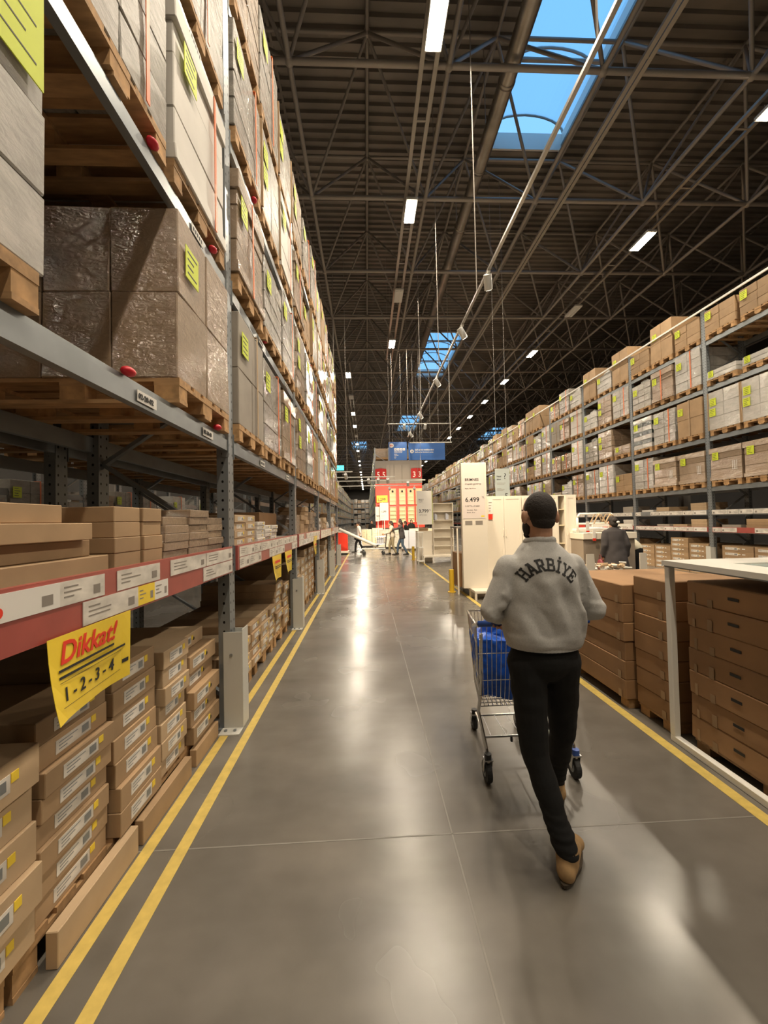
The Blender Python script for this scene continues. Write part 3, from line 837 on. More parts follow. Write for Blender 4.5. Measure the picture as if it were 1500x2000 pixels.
# shelf goods at 1.425
GS = 'boxes on the shelf of the near bay'
for i in range(4):
    put_box(-1.16 - .04 * (i % 2), .62, 1.425 + i * .071, [1.16, 1.10, 1.06, .95][i], .85, .070, kraft, 0, 'long kraft box lying along the near shelf, %s' % UPN(i, 4), GS)
for q, (ya, wy, n) in enumerate(((1.80, .20, 4), (2.015, .175, 4))):
    stack(ya, wy, n, .071, 1.425, kraft, 0, 'the %s small stack after the long shelf boxes' % ORD[q], GS, X=-1.145, j=.008, dx=.8)
for q in range(3):
    n = (5, 6, 5)[q]
    stack(2.215 + q * .295, .285, n, .048, 1.425, wrap_kraft, 0, 'the %s plastic-wrapped stack on the near shelf' % ORD[q], GS, X=-1.14, j=.012, dx=.7, what='flat pack in clear plastic')
GS1 = 'boxes on the shelf above the price rail, second bay'
for q in range(2): stack(3.36 + q * .31, .30, 4, .068, 1.425, kraft_l, 1, 'the %s labelled stack on the second-bay shelf' % ORD[q], GS1, X=-1.14, j=.006, dx=.6, what='small box')
for q in range(3): stack(4.04 + q * .30, .29, 5 - (q > 0), .042, 1.425, white_b, 1, 'the %s white stack on the second-bay shelf' % ORD[q], GS1, X=-1.14, j=.01, dx=.6, what='thin white box')
stack(5.0, .95, 1, .34, 1.425, kraft_d, 0, 'place at the far end of the second-bay shelf', GS1, X=-1.40, dx=.7, what='large brown carton')
for k in range(2, 5):
    y0 = .35 + k * BAY; g = 'small boxes on the shelf above the price rail, %s' % BN[k]
    for q in range(5):
        n = R.choice((3, 4, 5, 6)); h = R.choice((.05, .07, .08))
        stack(y0 + .15 + q * .52, .40, n, h, 1.425, R.choice((kraft_l, kraft, wrap_kraft, white_b)), 0, 'the %s shelf stack of the %s' % (ORD[q], BN[k]), g, X=-1.15, dx=.5, what='small box', kids=False)

# ------------------------------------------------------------------ rack across the hall
RX, RY0, NB = 9.0, 9.70 - BAY, 17
rr_ = rack('very long grey pallet rack across the hall, right of the display', RX, 1, RY0, NB, LEV + [1.70, 1.25], zt=7.0)
rr_['label'] = 'very long grey pallet rack across the hall, behind the furniture display'
MB().box(.0, .03, 0, NB * BAY, 7.0, 7.05).build('top_rail', white_p, rr_).location = (-.05, 0, 0)
expl = {(0, 3): (None, PL, PL), (0, 2): (LO, LW, LW), (0, 1): (GW, WC, WC), (0, 0): (KT, KW, KW),
        (1, 3): (PL, TOPB, PL), (1, 2): (WW, KS, GT), (1, 1): (PB, GW, DK), (1, 0): (KW, KW, GW),
        (2, 3): (TOPB, WM, TOPB), (2, 2): (GW, KT, WM), (2, 1): (LO, KT, GT), (2, 0): (PL, WW, GW)}
for k in range(NB):
    for li, lv in enumerate(LEV):
        for s in range(3):
            e = expl.get((k, li)); pr = e[s] if e else R.choice(POOL)
            if e and pr is None: continue
            if li == 3 and not e: pr = R.choice([KT, PL, KM, TOPB, GW, WM, KS])
            if k > 2 and R.random() < .05: continue
            y = RY0 + k * BAY + SL[s]
            put_load(pr, RX - .03 + R.uniform(-.02, .02), y + R.uniform(-.02, .02), lv, math.pi,
                     '%s, %s bay, %s across the hall' % (POS[s], ORD[k], LVN[li]), 'pallet loads in the rack across the hall')
FARSHELF = []
for k in range(NB):
    yb = k * BAY
    for z, cols in ((1.70, 0), (1.25, 1)):
        MB().box(.05, 1.0, yb + .065, yb + BAY - .065, z, z + .02).build('shelf_board', greyseat, rr_)
        rail = MB().box(-.028, 0, yb + .065, yb + BAY - .065, z - .10, z + .03).build('price_rail', redrail if cols else steel, rr_)
        y = yb + .09
        while y < yb + BAY - .25 and k < 9:
            w_ = R.uniform(.25, .5)
            if R.random() < .88: strip_card(y, min(y + w_ - .012, yb + BAY - .08), z - .09, z + .02, R.choice([card, paper, card] + ([red] if cols and R.random() < .4 else [card])), rail, -.029, fx=-1, ink=k < 3)
            y += w_
    # goods on these shelves
    if k < 5:
        for z, nm in ((1.72, 'upper'), (1.27, 'lower')):
            for q in range(4):
                if R.random() < .25: continue
                n = R.choice((1, 2, 3)); h = .07
                stack(RY0 + yb + .2 + q * .64, .50, n, h, z, R.choice((kraft_l, kraft, white_b, grey_b)), 0, 'the %s stack, %s shelf, %s bay across the hall' % (ORD[q], nm, ORD[k]),
                      'small boxes on the shelves across the hall', X=RX + .08, dx=.6, dn=1, what='small box', kids=False, j=.005)
        n0 = 3 if k != 1 else 4
        for q in range(n0):
            n = 6 if k != 1 else (6, 7, 5, 5)[q]; wy = .62 if k == 1 else .8
            if k == 0 and q < 1: continue
            stack(RY0 + yb + .16 + q * (wy + .03), wy, n, .135, .0, kraft, 3, 'the %s floor stack of the %s bay across the hall' % (ORD[q], ORD[k]), 'cartons on the floor of the rack across the hall',
                  X=RX + .06, dx=.95, dn=1, what='brown carton', j=.005, kids=k < 3)
    if k >= 5:
        for z in (.0, 1.27, 1.72):
            for q in range(4):
                FARSHELF.append((RX + .08, RX + .9, RY0 + yb + .2 + q * .62, RY0 + yb + .75 + q * .62, z, z + (R.uniform(.4, .9) if z == 0 else R.uniform(.07, .25))))
    if k < 4:
        o = bpy.data.objects.new('column_guard', gproto); COL.objects.link(o); o.location = (RX - .10, RY0 + yb, 0); o.rotation_euler = (0, 0, math.pi)
        tag(o, 'grey steel guard before the %s upright of the rack across the hall' % ORD[k], 'column guard'); inst(boltm, 'bolt', o, (0, 0, 0))

# ------------------------------------------------------------------ distant racks and their uncounted goods
pst = MB(); lst = MB(); rr9 = random.Random(3)
def far_run(label, X, dn, y0, nb, levels=LEV, goods=True, build=True):
    if build: rack(label, X, dn, y0, nb, levels + [1.3], zt=7.0, detail=False, indiv=0)
    for k in range(nb):
        for lv in [0.0, 1.3] + list(levels):
            for s in range(3):
                if rr9.random() < .06: continue
                y = y0 + k * BAY + SL[s]; x0 = X + dn * .02; x1 = X + dn * 1.1; a, c = min(x0, x1), max(x0, x1)
                hmax = {0.0: 1.0, 1.3: .8}.get(lv, 1.02); z = lv
                if lv > 1.3:
                    pst.mi = 0
                    pst.box(a, c, y - .4, y + .4, z + .1, z + .144)
                    for yy in (-.35, 0, .35): pst.box(a, c, y + yy - .05, y + yy + .05, z, z + .1)
                    z += .144
                h = rr9.uniform(.45, hmax); lst.mi = rr9.choice((0, 0, 1, 1, 2)); jig(lst, a + .02, c - .02, y - .41, y + .41, z, z + h, .02, rr9)
                if lv > 1.3 and rr9.random() < .35:
                    lst.mi = 3; fx = X - dn * .0; lst.box(min(fx, fx - dn * .012), max(fx, fx - dn * .012), y + .1, y + .25, z + h * .5, z + h * .5 + .15)
far_run('distant rack lining the far aisle beyond the exit sign', -3.9, -1, 24.0, 25)
far_run('distant rack behind the red wall, facing the far aisle', .62, 1, 28.2, 23)
far_run('distant rack behind the red wall, facing the furniture display', 3.85, -1, 28.2, 23)
far_run(None, RX, 1, RY0 + NB * BAY, 16, build=True, ) if False else None
far_run('far continuation of the rack across the hall', RX, 1, RY0 + NB * BAY + .15, 15)
for q in FARSHELF:
    lst.mi = rr9.choice((0, 0, 1, 2)); lst.box(*q)
# rack across the very end of the far aisle
er = empty('pallet_rack', 'rack closing off the far end of the distant aisle', 'storage rack', (0, 96.5, 0))
for k in range(9): MB().box(-9.06 + k * BAY, -8.94 + k * BAY, 0, .1, 0, 7).build('upright', steel, er)
for lv in LEV + [1.3]: MB().box(-9, 13.8, -.02, .03, lv - .12, lv).build('beam', steel, er)
for k in range(8):
    for lv in [0.0, 1.3] + LEV:
        for s in range(3):
            x = -9 + k * BAY + SL[s]; h = rr9.uniform(.5, 1.0); z = lv
            if lv > 1.3:
                pst.box(x - .4, x + .4, 96.5, 97.6, z, z + .144); z += .144
            lst.mi = rr9.choice((0, 1, 1, 2)); lst.box(x - .41, x + .41, 96.5, 97.6, z, z + h)
o = pst.build('distant_pallets', [wood]); tag(o, 'rows of tiny pallets on the distant racks', 'pallets', None, 'stuff')
o = lst.build('distant_wrapped_cartons', [wrap_kraft, wrap_grey, wrap_white, lime]); tag(o, 'mass of wrapped cartons filling the distant racks', 'cartons', None, 'stuff')

# ------------------------------------------------------------------ floor tape and joints
def tape(x, y0, y1, wd, label, m=tape_m):
    o = MB().box(x - wd / 2, x + wd / 2, y0, y1, .0005, .002).build('floor_tape', m); tag(o, label, 'floor tape'); return o
tape(-.955, -1, 20, .062, 'yellow floor tape running the aisle, outer of the pair')
for i, (a, c) in enumerate(((-1, 3.08), (3.32, 5.92), (6.18, 8.77), (9.03, 11.62), (11.88, 14.5))):
    tape(-1.125, a, c, .06, 'worn yellow tape at the rack foot, %s piece between guards' % ORD[i])
tape(2.075, -1, 24, .075, 'bright yellow floor tape before the box stacks and cabinets')
jm = mat('joint_filler', (.20, .185, .16), .5)
b = MB().box(.402, .410, -2, 100, .0003, .0008)
for y in (2.0, 8.0, 14.0, 20.0, 26.0): b.box(-3, 9, y, y + .008, .0003, .0008)
o = b.build('floor_joint', jm); o.name = 'trim_1'; struct(o)

# ------------------------------------------------------------------ people
def remeshed(name, b, voxel, m, parent, smooth=2, disp=None, fac=.5):
    me = b.mesh(name, m); bm = bmesh.new(); bm.from_mesh(me)
    bm.to_mesh(me); bm.free()
    o = bpy.data.objects.new(name, me); COL.objects.link(o)
    r = o.modifiers.new('r', 'REMESH'); r.mode = 'VOXEL'; r.voxel_size = voxel; r.use_smooth_shade = True
    if smooth: s = o.modifiers.new('s', 'SMOOTH'); s.iterations = smooth; s.factor = fac
    dg = bpy.context.evaluated_depsgraph_get(); nm = bpy.data.meshes.new_from_object(o.evaluated_get(dg))
    o.modifiers.clear(); o.data = nm; nm.materials.clear(); nm.materials.append(m)
    if disp:
        nn = [v.normal.copy() for v in nm.vertices]
        for v, n_ in zip(nm.vertices, nn): v.co += n_ * disp(v.co, n_)
    nm.polygons.foreach_set('use_smooth', [True] * len(nm.polygons)); nm.name = name
    o.parent = parent; return o
V = Vector
def hand(b, wr, dr, side, grip=None, curl=.5, sc=1.0):
    """wr wrist, dr direction the palm points, side = thumb side vector; grip=(bar point) closes the fingers over a bar along side"""
    wr = V(wr); d = V(dr).normalized(); s = V(side); s = (s - d * s.dot(d)).normalized(); n_ = d.cross(s).normalized()
    if n_.z > 0: n_ = -n_                       # palm side, downwards
    pl = .085 * sc
    kn = wr + d * pl
    for t in (-.030, -.010, .010, .030): b.cap(wr + s * t * .6 * sc, kn + s * t * sc, .015 * sc, .013 * sc, 8)
    L = (.065, .078, .072, .056)
    for i, t in enumerate((.030, .010, -.010, -.030)):
        p = kn + s * t * sc; a = 0.35 + curl * .5
        dd = d
        for seg, fr in enumerate((.45, .32, .23)):
            dd = (d * math.cos(a) + n_ * math.sin(a)); q = p + dd * L[i] * fr * sc
            b.cap(p, q, (.0098 - .001 * seg) * sc, (.009 - .001 * seg) * sc, 8); p = q; a += .35 + curl * 1.0
    p = wr + d * .025 * sc + s * .028 * sc; q = p + (d * .6 + s * .7 + n_ * .35).normalized() * .038 * sc
    b.cap(p, q, .013 * sc, .0105 * sc, 8); r_ = q + (d * .8 + s * .05 + n_ * .6).normalized() * .032 * sc; b.cap(q, r_, .0105 * sc, .008 * sc, 8)

def person(label, loc, rz, J, cl, voxel=.012, sc=1.0, hair='short', root=None):
    r = root or empty('person', label, 'person', (loc[0], loc[1], 0), rz)
    g = lambda k: V(J[k])
    b = MB(); H = g('head'); hy = J.get('hyaw', 0.0); hp = J.get('hpitch', 0.0)
    hr = Matrix.Rotation(hy, 3, 'Z') @ Matrix.Rotation(hp, 3, 'X')
    at = lambda x, y, z: H + hr @ V((x, y, z))
    b.ell(at(0, -.008, .02), .073, .090, .098, hr, 20, 14); b.ell(at(0, .022, -.045), .055, .062, .072, hr, 16, 12)
    b.cap(at(0, .088, .005), at(0, .108, -.028), .010, .014, 10); b.ell(at(0, .078, .032), .045, .014, .010, hr)
    b.ell(at(0, .080, -.062), .026, .012, .012, hr); b.ell(at(0, .07, -.098), .024, .022, .018, hr)
    for s in (-1, 1): b.ell(at(s * .086, -.020, -.006), .014, .016, .034, hr @ Matrix.Rotation(s * -.35, 3, 'Z'), 12, 8)
    b.cap(g('neck'), at(0, -.02, -.06), .056, .052, 14)
    ch = g('chest'); pv = g('pelvis')
    b.cap(ch, g('neck') - V((0, 0, .02)), .09, .05); b.cap(pv, ch, .10, .10, 14)
    for s in 'LR':
        b.cap(ch + (g('sh' + s) - ch) * .3, g('sh' + s), .06, .034); b.cap(g('sh' + s), g('el' + s), .034, .027); b.cap(g('el' + s), g('wr' + s), .027, .022)
        b.cap(pv, g('hip' + s), .08, .07); b.cap(g('hip' + s), g('kn' + s), .072, .048); b.cap(g('kn' + s), g('an' + s), .045, .033)
        fd = V(J.get('foot' + s, (0, 1, 0))); b.cap(g('an' + s) - V((0, 0, .03)), g('an' + s) + fd.normalized() * .12 - V((0, 0, .06)), .032, .026)
        hd = J.get('hand' + s)
        if hd: hand(b, g('wr' + s), hd[0], hd[1], curl=hd[2])
        else: hand(b, g('wr' + s), g('wr' + s) - g('el' + s), (0, 1, 0) if s == 'L' else (0, 1, 0), curl=.35)
    body = remeshed('body', b, voxel * .62, skin, r, 2, fac=.4)
    # eyes, mouth
    for s in (-1, 1):
        e = MB().ell(at(s * .028, .073, .012), .013, .012, .009, hr, 10, 8).build('eye', whitec, r, smooth=True)
        MB().ell(at(s * .028, .084, .012), .006, .003, .006, hr, 8, 6).build('pupil', tagink, e, smooth=True)
        MB().cap(at(s * .012, .088, .034), at(s * .044, .076, .036), .004, .003, 6).build('eyebrow', hair_d, r)
    MB().ell(at(0, .090, -.060), .021, .006, .006, hr, 10, 6).build('lips', crim, r, smooth=True)
    hb = MB()
    if hair == 'short':
        hb.ell(at(0, -.018, .026), .0745, .083, .0945, hr, 22, 16); hb.ell(at(0, -.040, -.028), .058, .052, .046, hr, 18, 12)
        o = remeshed('hair', hb, .006, hair_d, r, 1, disp=lambda c, n_: noise.noise(c * 90) * .0012)
        bb = MB()
        for s in (-1, 1): bb.ell(at(s * .050, .030, -.055), .013, .036, .042, hr, 12, 8)
        bb.ell(at(0, .072, -.090), .045, .026, .026, hr, 14, 8); bb.ell(at(0, .090, -.046), .030, .007, .006, hr, 10, 6)
        remeshed('beard', bb, .006, hair_d, r, 1)
    else:
        hb.ell(at(0, -.020, .030), .086, .096, .102, hr, 20, 14); hb.ell(at(0, -.06, -.03), .075, .055, .085, hr, 18, 12)
        if hair == 'long': hb.cap(at(0, -.07, -.03), at(0, -.10, -.24), .075, .05, 14)
        if hair == 'bun': hb.ell(at(0, -.115, .01), .045, .04, .045, hr, 14, 10)
        remeshed('hair', hb, .010, hair_d, r, 1, disp=lambda c, n_: noise.noise(c * 40) * .004)
    # clothes
    t = MB(); R_ = cl.get('rings')
    if R_ is None:
        up = (ch - pv); L = up.length; u = up.normalized(); side = (g('shR') - g('shL')).normalized(); fw = u.cross(side).normalized() * -1
        hem = cl.get('hem', -.05); wd = cl.get('w', 1.0)
        R_ = []
        for q, a, d_ in ((hem, .175 + cl.get('flare', 0), .125 + cl.get('flare', 0) * .5), (.05, .178, .128), (.45 * L, .165, .118), (.8 * L, .185, .115), (L + .08, .185, .105), (L + .13, .12, .085), (L + .17, .065, .062)):
            c = pv + u * q; R_.append([c + side * math.cos(k * math.pi / 12) * a * wd + fw * math.sin(k * math.pi / 12) * d_ * wd for k in range(24)])
    t.rings(R_)
    for s in 'LR':
        ra = cl.get('arm', (.068, .056, .044)); t.cap(g('sh' + s), g('el' + s), ra[0], ra[1], 16)
        if cl.get('sleeve', 'long') == 'long': t.cap(g('el' + s), g('el' + s).lerp(g('wr' + s), .94), ra[1], ra[2], 16)
    top = remeshed(cl.get('topname', 'jacket'), t, voxel, cl['top'], r, cl.get('smooth', 4), disp=cl.get('disp'))
    t = MB(); lg = cl.get('leg', (.095, .064, .05))
    t.ell(pv - V((0, 0, .015)), .170 * cl.get('hw', 1), .118, .125, None, 20, 12)
    for s in 'LR':
        t.cap(g('hip' + s), g('kn' + s), lg[0], lg[1], 16); t.cap(g('kn' + s), g('an' + s) + V((0, 0, .0)), lg[1] - .002, lg[2], 16)
    remeshed('trousers', t, voxel, cl['bottom'], r, 3, disp=cl.get('tdisp'))
    for s in 'LR':
        a = g('an' + s); fd = V(J.get('foot' + s, (0, 1, 0))); fd.z = 0; fd.normalize(); lift = J.get('lift' + s, 0.0); sd = V((fd.y, -fd.x, 0))
        gz = a.z - .10
        t = MB(); t.cap(a + V((0, 0, -.035)), a + V((0, 0, .015)), .050, .048, 14)
        hl = V((a.x, a.y, gz)) - fd * .035; t.ell(hl + V((0, 0, .045 + lift)), .040, .045, .045, None, 14, 10)
        t.cap(hl + fd * .02 + V((0, 0, .050 + lift)), hl + fd * .15 + V((0, 0, .042)), .045, .040, 14)
        t.ell(hl + fd * .20 + V((0, 0, .033)), .046, .046, .030, None, 14, 10)
        sh = remeshed('shoe', t, min(voxel, .009), cl.get('shoe', black_pl), r, 2)
        rs = []
        for zz, k in ((.0, .96), (.018, 1.0)):
            ring = []
            for j in range(20):
                an = 2 * math.pi * j / 20; l_ = .145 * math.cos(an); w_ = .048 * math.sin(an) * (1.0 if math.cos(an) > 0 else .85)
                p = hl + fd * (.095 + l_ * k) + sd * w_ * k; ring.append(V((p.x, p.y, gz + zz + lift * max(0, (.10 - l_) / .25))))
            rs.append(ring)
        MB().rings(rs).build('sole', sole_m, sh, fix=True)
    return r, top

# the man with the cart -- faces along the aisle
MX, MY = .85, 1.86
rings = []
for z, cx, cy, a, d_ in ((1.005, 0, 0, .178, .128), (1.03, 0, 0, .186, .136), (1.06, 0, 0, .192, .142), (1.12, 0, 0, .183, .138), (1.22, 0, 0, .176, .130), (1.32, 0, 0, .186, .126),
                         (1.385, 0, .0, .180, .116), (1.435, 0, .0, .140, .098), (1.475, 0, .005, .105, .080), (1.50, 0, .01, .072, .068), (1.515, 0, .012, .066, .064)):
    rings.append([V((cx + a * math.copysign(abs(math.cos(t)) ** .85, math.cos(t)), cy + d_ * math.copysign(abs(math.sin(t)) ** .9, math.sin(t)), z)) for t in [k * math.pi / 20 for k in range(40)]])
def folds(c, n_):
    # soft cloth folds: diagonal pulls from the elbows and blousing above the ribbed hem
    q = V((c.x * 5 + c.z * 3.0, c.y * 3, c.z * 1.6 - c.x * 2)); f = noise.noise(q * 1.3) * .022 + noise.noise(V((c.x * 11 + c.z * 7, c.y * 5, c.z * 5 - c.x * 5))) * .018 + noise.noise(c * 22) * .003
    k = max(0, min(1, (c.z - 1.03) / .05)); k *= max(.35, min(1, (1.44 - c.z) / .12))
    dx = c.x - (.10 + (1.25 - c.z) * .35); 
    f += .022 * math.exp(-(dx / .020) ** 2) * max(0, 1 - abs(c.z - 1.18) / .14) * (1 if n_.y < 0 else 0)
    dx2 = c.x - (.045 + (1.25 - c.z) * .22)
    f -= .018 * math.exp(-(dx2 / .022) ** 2) * max(0, 1 - abs(c.z - 1.2) / .14) * (1 if n_.y < 0 else 0)
    f += (noise.noise(V((c.x * 9, c.y * 9, c.z * 26))) * .010) * (1 if abs(c.x) > .20 else 0)
    return max(-.016 if abs(c.x) < .2 else -.007, f * k)
def tfold(c, n_):
    return noise.noise(V((c.x * 10, c.y * 10, c.z * 16))) * .006 + (.006 * noise.noise(V((c.x * 6, c.y * 6, c.z * 45))) if c.z < .30 else 0)
JM = dict(head=(0, .015, 1.628), hyaw=.11, hpitch=-.05, neck=(0, .0, 1.47), chest=(0, 0, 1.34), pelvis=(0, 0, .965),
          shL=(-.158, 0, 1.385), elL=(-.268, -.02, 1.178), wrL=(-.155, .185, 1.088), shR=(.155, 0, 1.385), elR=(.252, -.02, 1.172), wrR=(.140, .185, 1.092),
          hipL=(-.085, 0, .92), knL=(-.068, -.01, .50), anL=(.020, -.130, .11), hipR=(.082, 0, .92), knR=(.150, .14, .50), anR=(.212, .36, .11),
          footL=(.62, .78, 0), footR=(.05, 1, 0), handL=((.25, .85, -.35), (1, 0, 0), 1.0), handR=((-.2, .85, -.35), (-1, 0, 0), 1.0))
man, sweater = person('man pushing a trolley, grey sweatshirt lettered across the back, black trousers, tan boots', (MX, MY), 0, JM,
             dict(rings=rings, top=sweat, topname='sweatshirt', disp=folds, bottom=blackj, tdisp=tfold, shoe=suede, leg=(.094, .066, .050), smooth=6, arm=(.062, .054, .040), hw=.98), voxel=.0075)
# ribbed hem
rs = []
for z, k in ((1.0, .985), (1.012, 1.0), (1.04, 1.01), (1.05, .99)):
    rs.append([V((.180 * k * math.cos(t) * (1 + .006 * math.cos(60 * t)), .130 * k * math.sin(t) * (1 + .006 * math.cos(60 * t)), z)) for t in [j * math.pi / 60 for j in range(120)]])
MB().rings(rs, closed=False).build('ribbed_hem', sweat, sweater, smooth=True)
rs = []
for z, k in ((1.488, 1.04), (1.50, 1.09), (1.512, 1.06), (1.518, .98)):
    rs.append([V((.072 * k * math.cos(t) * (1 + .008 * math.cos(40 * t)), .012 + .068 * k * math.sin(t) * (1 + .008 * math.cos(40 * t)), z + .012 * math.sin(t) * -1)) for t in [j * math.pi / 60 for j in range(120)]])
MB().rings(rs, closed=False).build('collar', sweat, sweater, smooth=True)
# lettering
T = .145
LET = {
 'H': [((0, 0), (.44, T)), ((0, 1 - T), (.44, 1)), ((.56, 0), (1, T)), ((.56, 1 - T), (1, 1)), ((.12, 0), (.31, 1)), ((.69, 0), (.88, 1)), ((.3, .44), (.7, .56))],
 'A': [((-.06, 0), (.38, T)), ((.62, 0), (1.06, T)), ((.3, .28), (.7, .43)), [(.06, 0), (.26, 0), (.6, 1), (.38, 1)], [(.72, 0), (.96, 0), (.64, 1), (.42, 1)], ((.22, .86), (.62, 1))],
 'R': [((0, 0), (.42, T)), ((0, 1 - T), (.7, 1)), ((.11, 0), (.33, 1)), ((.3, .40), (.7, .56)), ((.66, .46), (.88, .93)), [(.42, .45), (.64, .45), (.92, 0), (.68, 0)], ((.64, 0), (1.02, T))],
 'B': [((0, 0), (.76, T)), ((0, 1 - T), (.72, 1)), ((.11, 0), (.33, 1)), ((.3, .43), (.72, .58)), ((.67, .54), (.88, .94)), ((.72, .06), (.94, .48))],
 'i': [((.25, 0), (.75, T)), ((.25, 1 - T), (.75, 1)), ((.39, 0), (.61, 1)), ((.38, 1.1), (.62, 1.28))],
 'Y': [((.28, 0), (.72, T)), ((-.02, 1 - T), (.38, 1)), ((.62, 1 - T), (1.02, 1)), ((.39, 0), (.61, .5)), [(.39, .45), (.56, .45), (.28, 1), (.06, 1)], [(.44, .45), (.61, .45), (.94, 1), (.72, 1)]],
 'E': [((0, 0), (.9, T)), ((0, 1 - T), (.9, 1)), ((.11, 0), (.33, 1)), ((.3, .42), (.62, .57)), ((.74, 0), (.9, .34)), ((.74, .66), (.9, 1)), ((.5, .33), (.64, .67))]}
bv = BVHTree.FromPolygons([v.co[:] for v in sweater.data.vertices], [p.vertices[:] for p in sweater.data.polygons])
Rm, LH, LW_, AX, AZ = .134, .058, .041, -.020, 1.268
for ch, ang in zip('HARBiYE', (-50, -32, -13, 6, 21.5, 36.5, 54)):
    b = MB(); a = math.radians(ang); c = V((AX + Rm * math.sin(a), 0, AZ + Rm * math.cos(a))); ux = V((math.cos(a), 0, -math.sin(a))); uz = V((math.sin(a), 0, math.cos(a)))
    for q in LET[ch]:
        if isinstance(q, list): p = q
        else: (x0, y0), (x1, y1) = q; p = [(x0, y0), (x1, y0), (x1, y1), (x0, y1)]
        n = 6
        def P(u, v):
            x = (p[0][0] * (1 - u) + p[1][0] * u) * (1 - v) + (p[3][0] * (1 - u) + p[2][0] * u) * v
            z = (p[0][1] * (1 - u) + p[1][1] * u) * (1 - v) + (p[3][1] * (1 - u) + p[2][1] * u) * v
            w_ = c + ux * (x - .5) * LW_ + uz * (z - .5) * LH; h = bv.ray_cast(V((w_.x, -1, w_.z)), V((0, 1, 0)))
            return V((w_.x, (h[0].y if h[0] else -.13) - .0022, w_.z))
        for i in range(n):
            for j in range(n): b.quad(P(i / n, j / n), P((i + 1) / n, j / n), P((i + 1) / n, (j + 1) / n), P(i / n, (j + 1) / n))
    b.build('letter', tagink, sweater)

# ------------------------------------------------------------------ shopping cart
def wheel(name, p, parent, r=.062, mcap=bluepl):
    w_ = MB(); n = 24; rs = []
    for x, rr in ((-.016, r * .80), (-.016, r * .96), (-.009, r), (.009, r), (.016, r * .96), (.016, r * .80)):
        rs.append([(x, rr * math.cos(2 * math.pi * j / n), rr * math.sin(2 * math.pi * j / n)) for j in range(n)])
    o = w_.rings(rs).build(name, blackm, parent, smooth=False, fix=True); o.location = p
    MB().tube((-.019, 0, 0), (.019, 0, 0), r * .45, 14).build('hub', steel, o)
    f = MB(); 
    for s in (-1, 1): f.bar((s * .024, 0, 0), (s * .024, -.02, r + .02), .004, .03, (0, 1, 0))
    f.box(-.026, .026, -.045, .005, r + .018, r + .026); f.build('fork', chrome, o)
    MB().tube((0, -.02, r + .026), (0, -.02, r + .055), .022, 12).build('castor_cap', mcap, o)
    return o
ct = empty('shopping_cart', 'wire shopping trolley with blue handle, pushed by the man in the grey sweatshirt', 'shopping trolley', (.95, 2.5, 0))
RT = [V((-.33, -.28, 1.00)), V((.27, -.28, 1.00))]; FT = [V((-.215, .36, .935)), V((.19, .36, .935))]
RB = [V((-.275, -.12, .46)), V((.24, -.12, .46))]; FB = [V((-.19, .30, .43)), V((.17, .30, .43))]
def panel(a, b_, c, d_, nu, nv, name, r=.0022):      # a-b top edge, d-c bottom edge
    t = MB()
    for i in range(nu + 1):
        u = i / nu; t.tube(a.lerp(b_, u), d_.lerp(c, u), r, 5)
    for j in range(nv + 1):
        v = j / nv; t.tube(a.lerp(d_, v), b_.lerp(c, v), r * 1.3, 5)
    return t.build(name, chrome, ct)
panel(RT[0], RT[1], RB[1], RB[0], 20, 3, 'rear_panel'); panel(FT[0], FT[1], FB[1], FB[0], 16, 4, 'front_panel')
panel(RT[0], FT[0], FB[0], RB[0], 16, 5, 'side_panel'); panel(RT[1], FT[1], FB[1], RB[1], 16, 5, 'side_panel')
panel(RB[0], RB[1], FB[1], FB[0], 18, 8, 'basket_floor')
MB().path([RT[0], FT[0], FT[1], RT[1]], .0065, 8, closed=True).build('rim', chrome, ct, smooth=True)
MB().path([(-.345, -.37, 1.035), (-.345, -.28, 1.005), (-.335, -.24, .99)], .010, 8).build('handle_arm', chrome, ct)
MB().path([(.285, -.37, 1.035), (.285, -.28, 1.005), (.27, -.24, .99)], .010, 8).build('handle_arm', chrome, ct)
MB().tube((-.345, -.37, 1.035), (.285, -.37, 1.035), .017, 14).build('handle', bluepl, ct, smooth=True)
MB().box(-.20, .16, -.36, -.25, 1.005, 1.018).build('coin_tray', bluepl, ct, bevel=.004)
for s, xb, xw in ((-1, -.28, -.24), (1, .245, .31)):
    MB().path([(xb, -.20, .93), (xb - .0, -.16, .55), (xb, -.10, .42), (xw, -.115, .20), (xw, -.14, .125)], .011, 8).build('frame_leg', chrome, ct)
    MB().path([(xw, -.14, .16), (xw * .7 + s * .0, .30, .17), (xw * .62, .46, .14)], .010, 8).build('chassis_tube', chrome, ct)
t = MB(); t.tube((-.235, -.03, .22), (.29, -.03, .22), .007, 6).tube((-.17, .30, .19), (.22, .30, .19), .007, 6)
for i in range(5): t.tube((-.18 + i * .1, -.03, .22), (-.14 + i * .085, .30, .19), .003, 5)
t.path([(-.235, -.03, .22), (-.25, -.11, .24)], .006, 6); t.path([(.29, -.03, .22), (.31, -.12, .24)], .006, 6)
t.build('lower_rack', chrome, ct)
for i in range(2): MB().tube((-.05 + i * .12, -.03, .22), (-.05 + i * .12, -.03, .185), .008, 6).build('rack_peg', black_pl, ct)
wheel('wheel', (-.24, -.12, .064), ct, .064, black_pl); wheel('wheel', (.31, -.12, .064), ct, .064, bluepl)
wheel('wheel', (-.155, .48, .052), ct, .052, black_pl); wheel('wheel', (.19, .48, .052), ct, .052, black_pl)
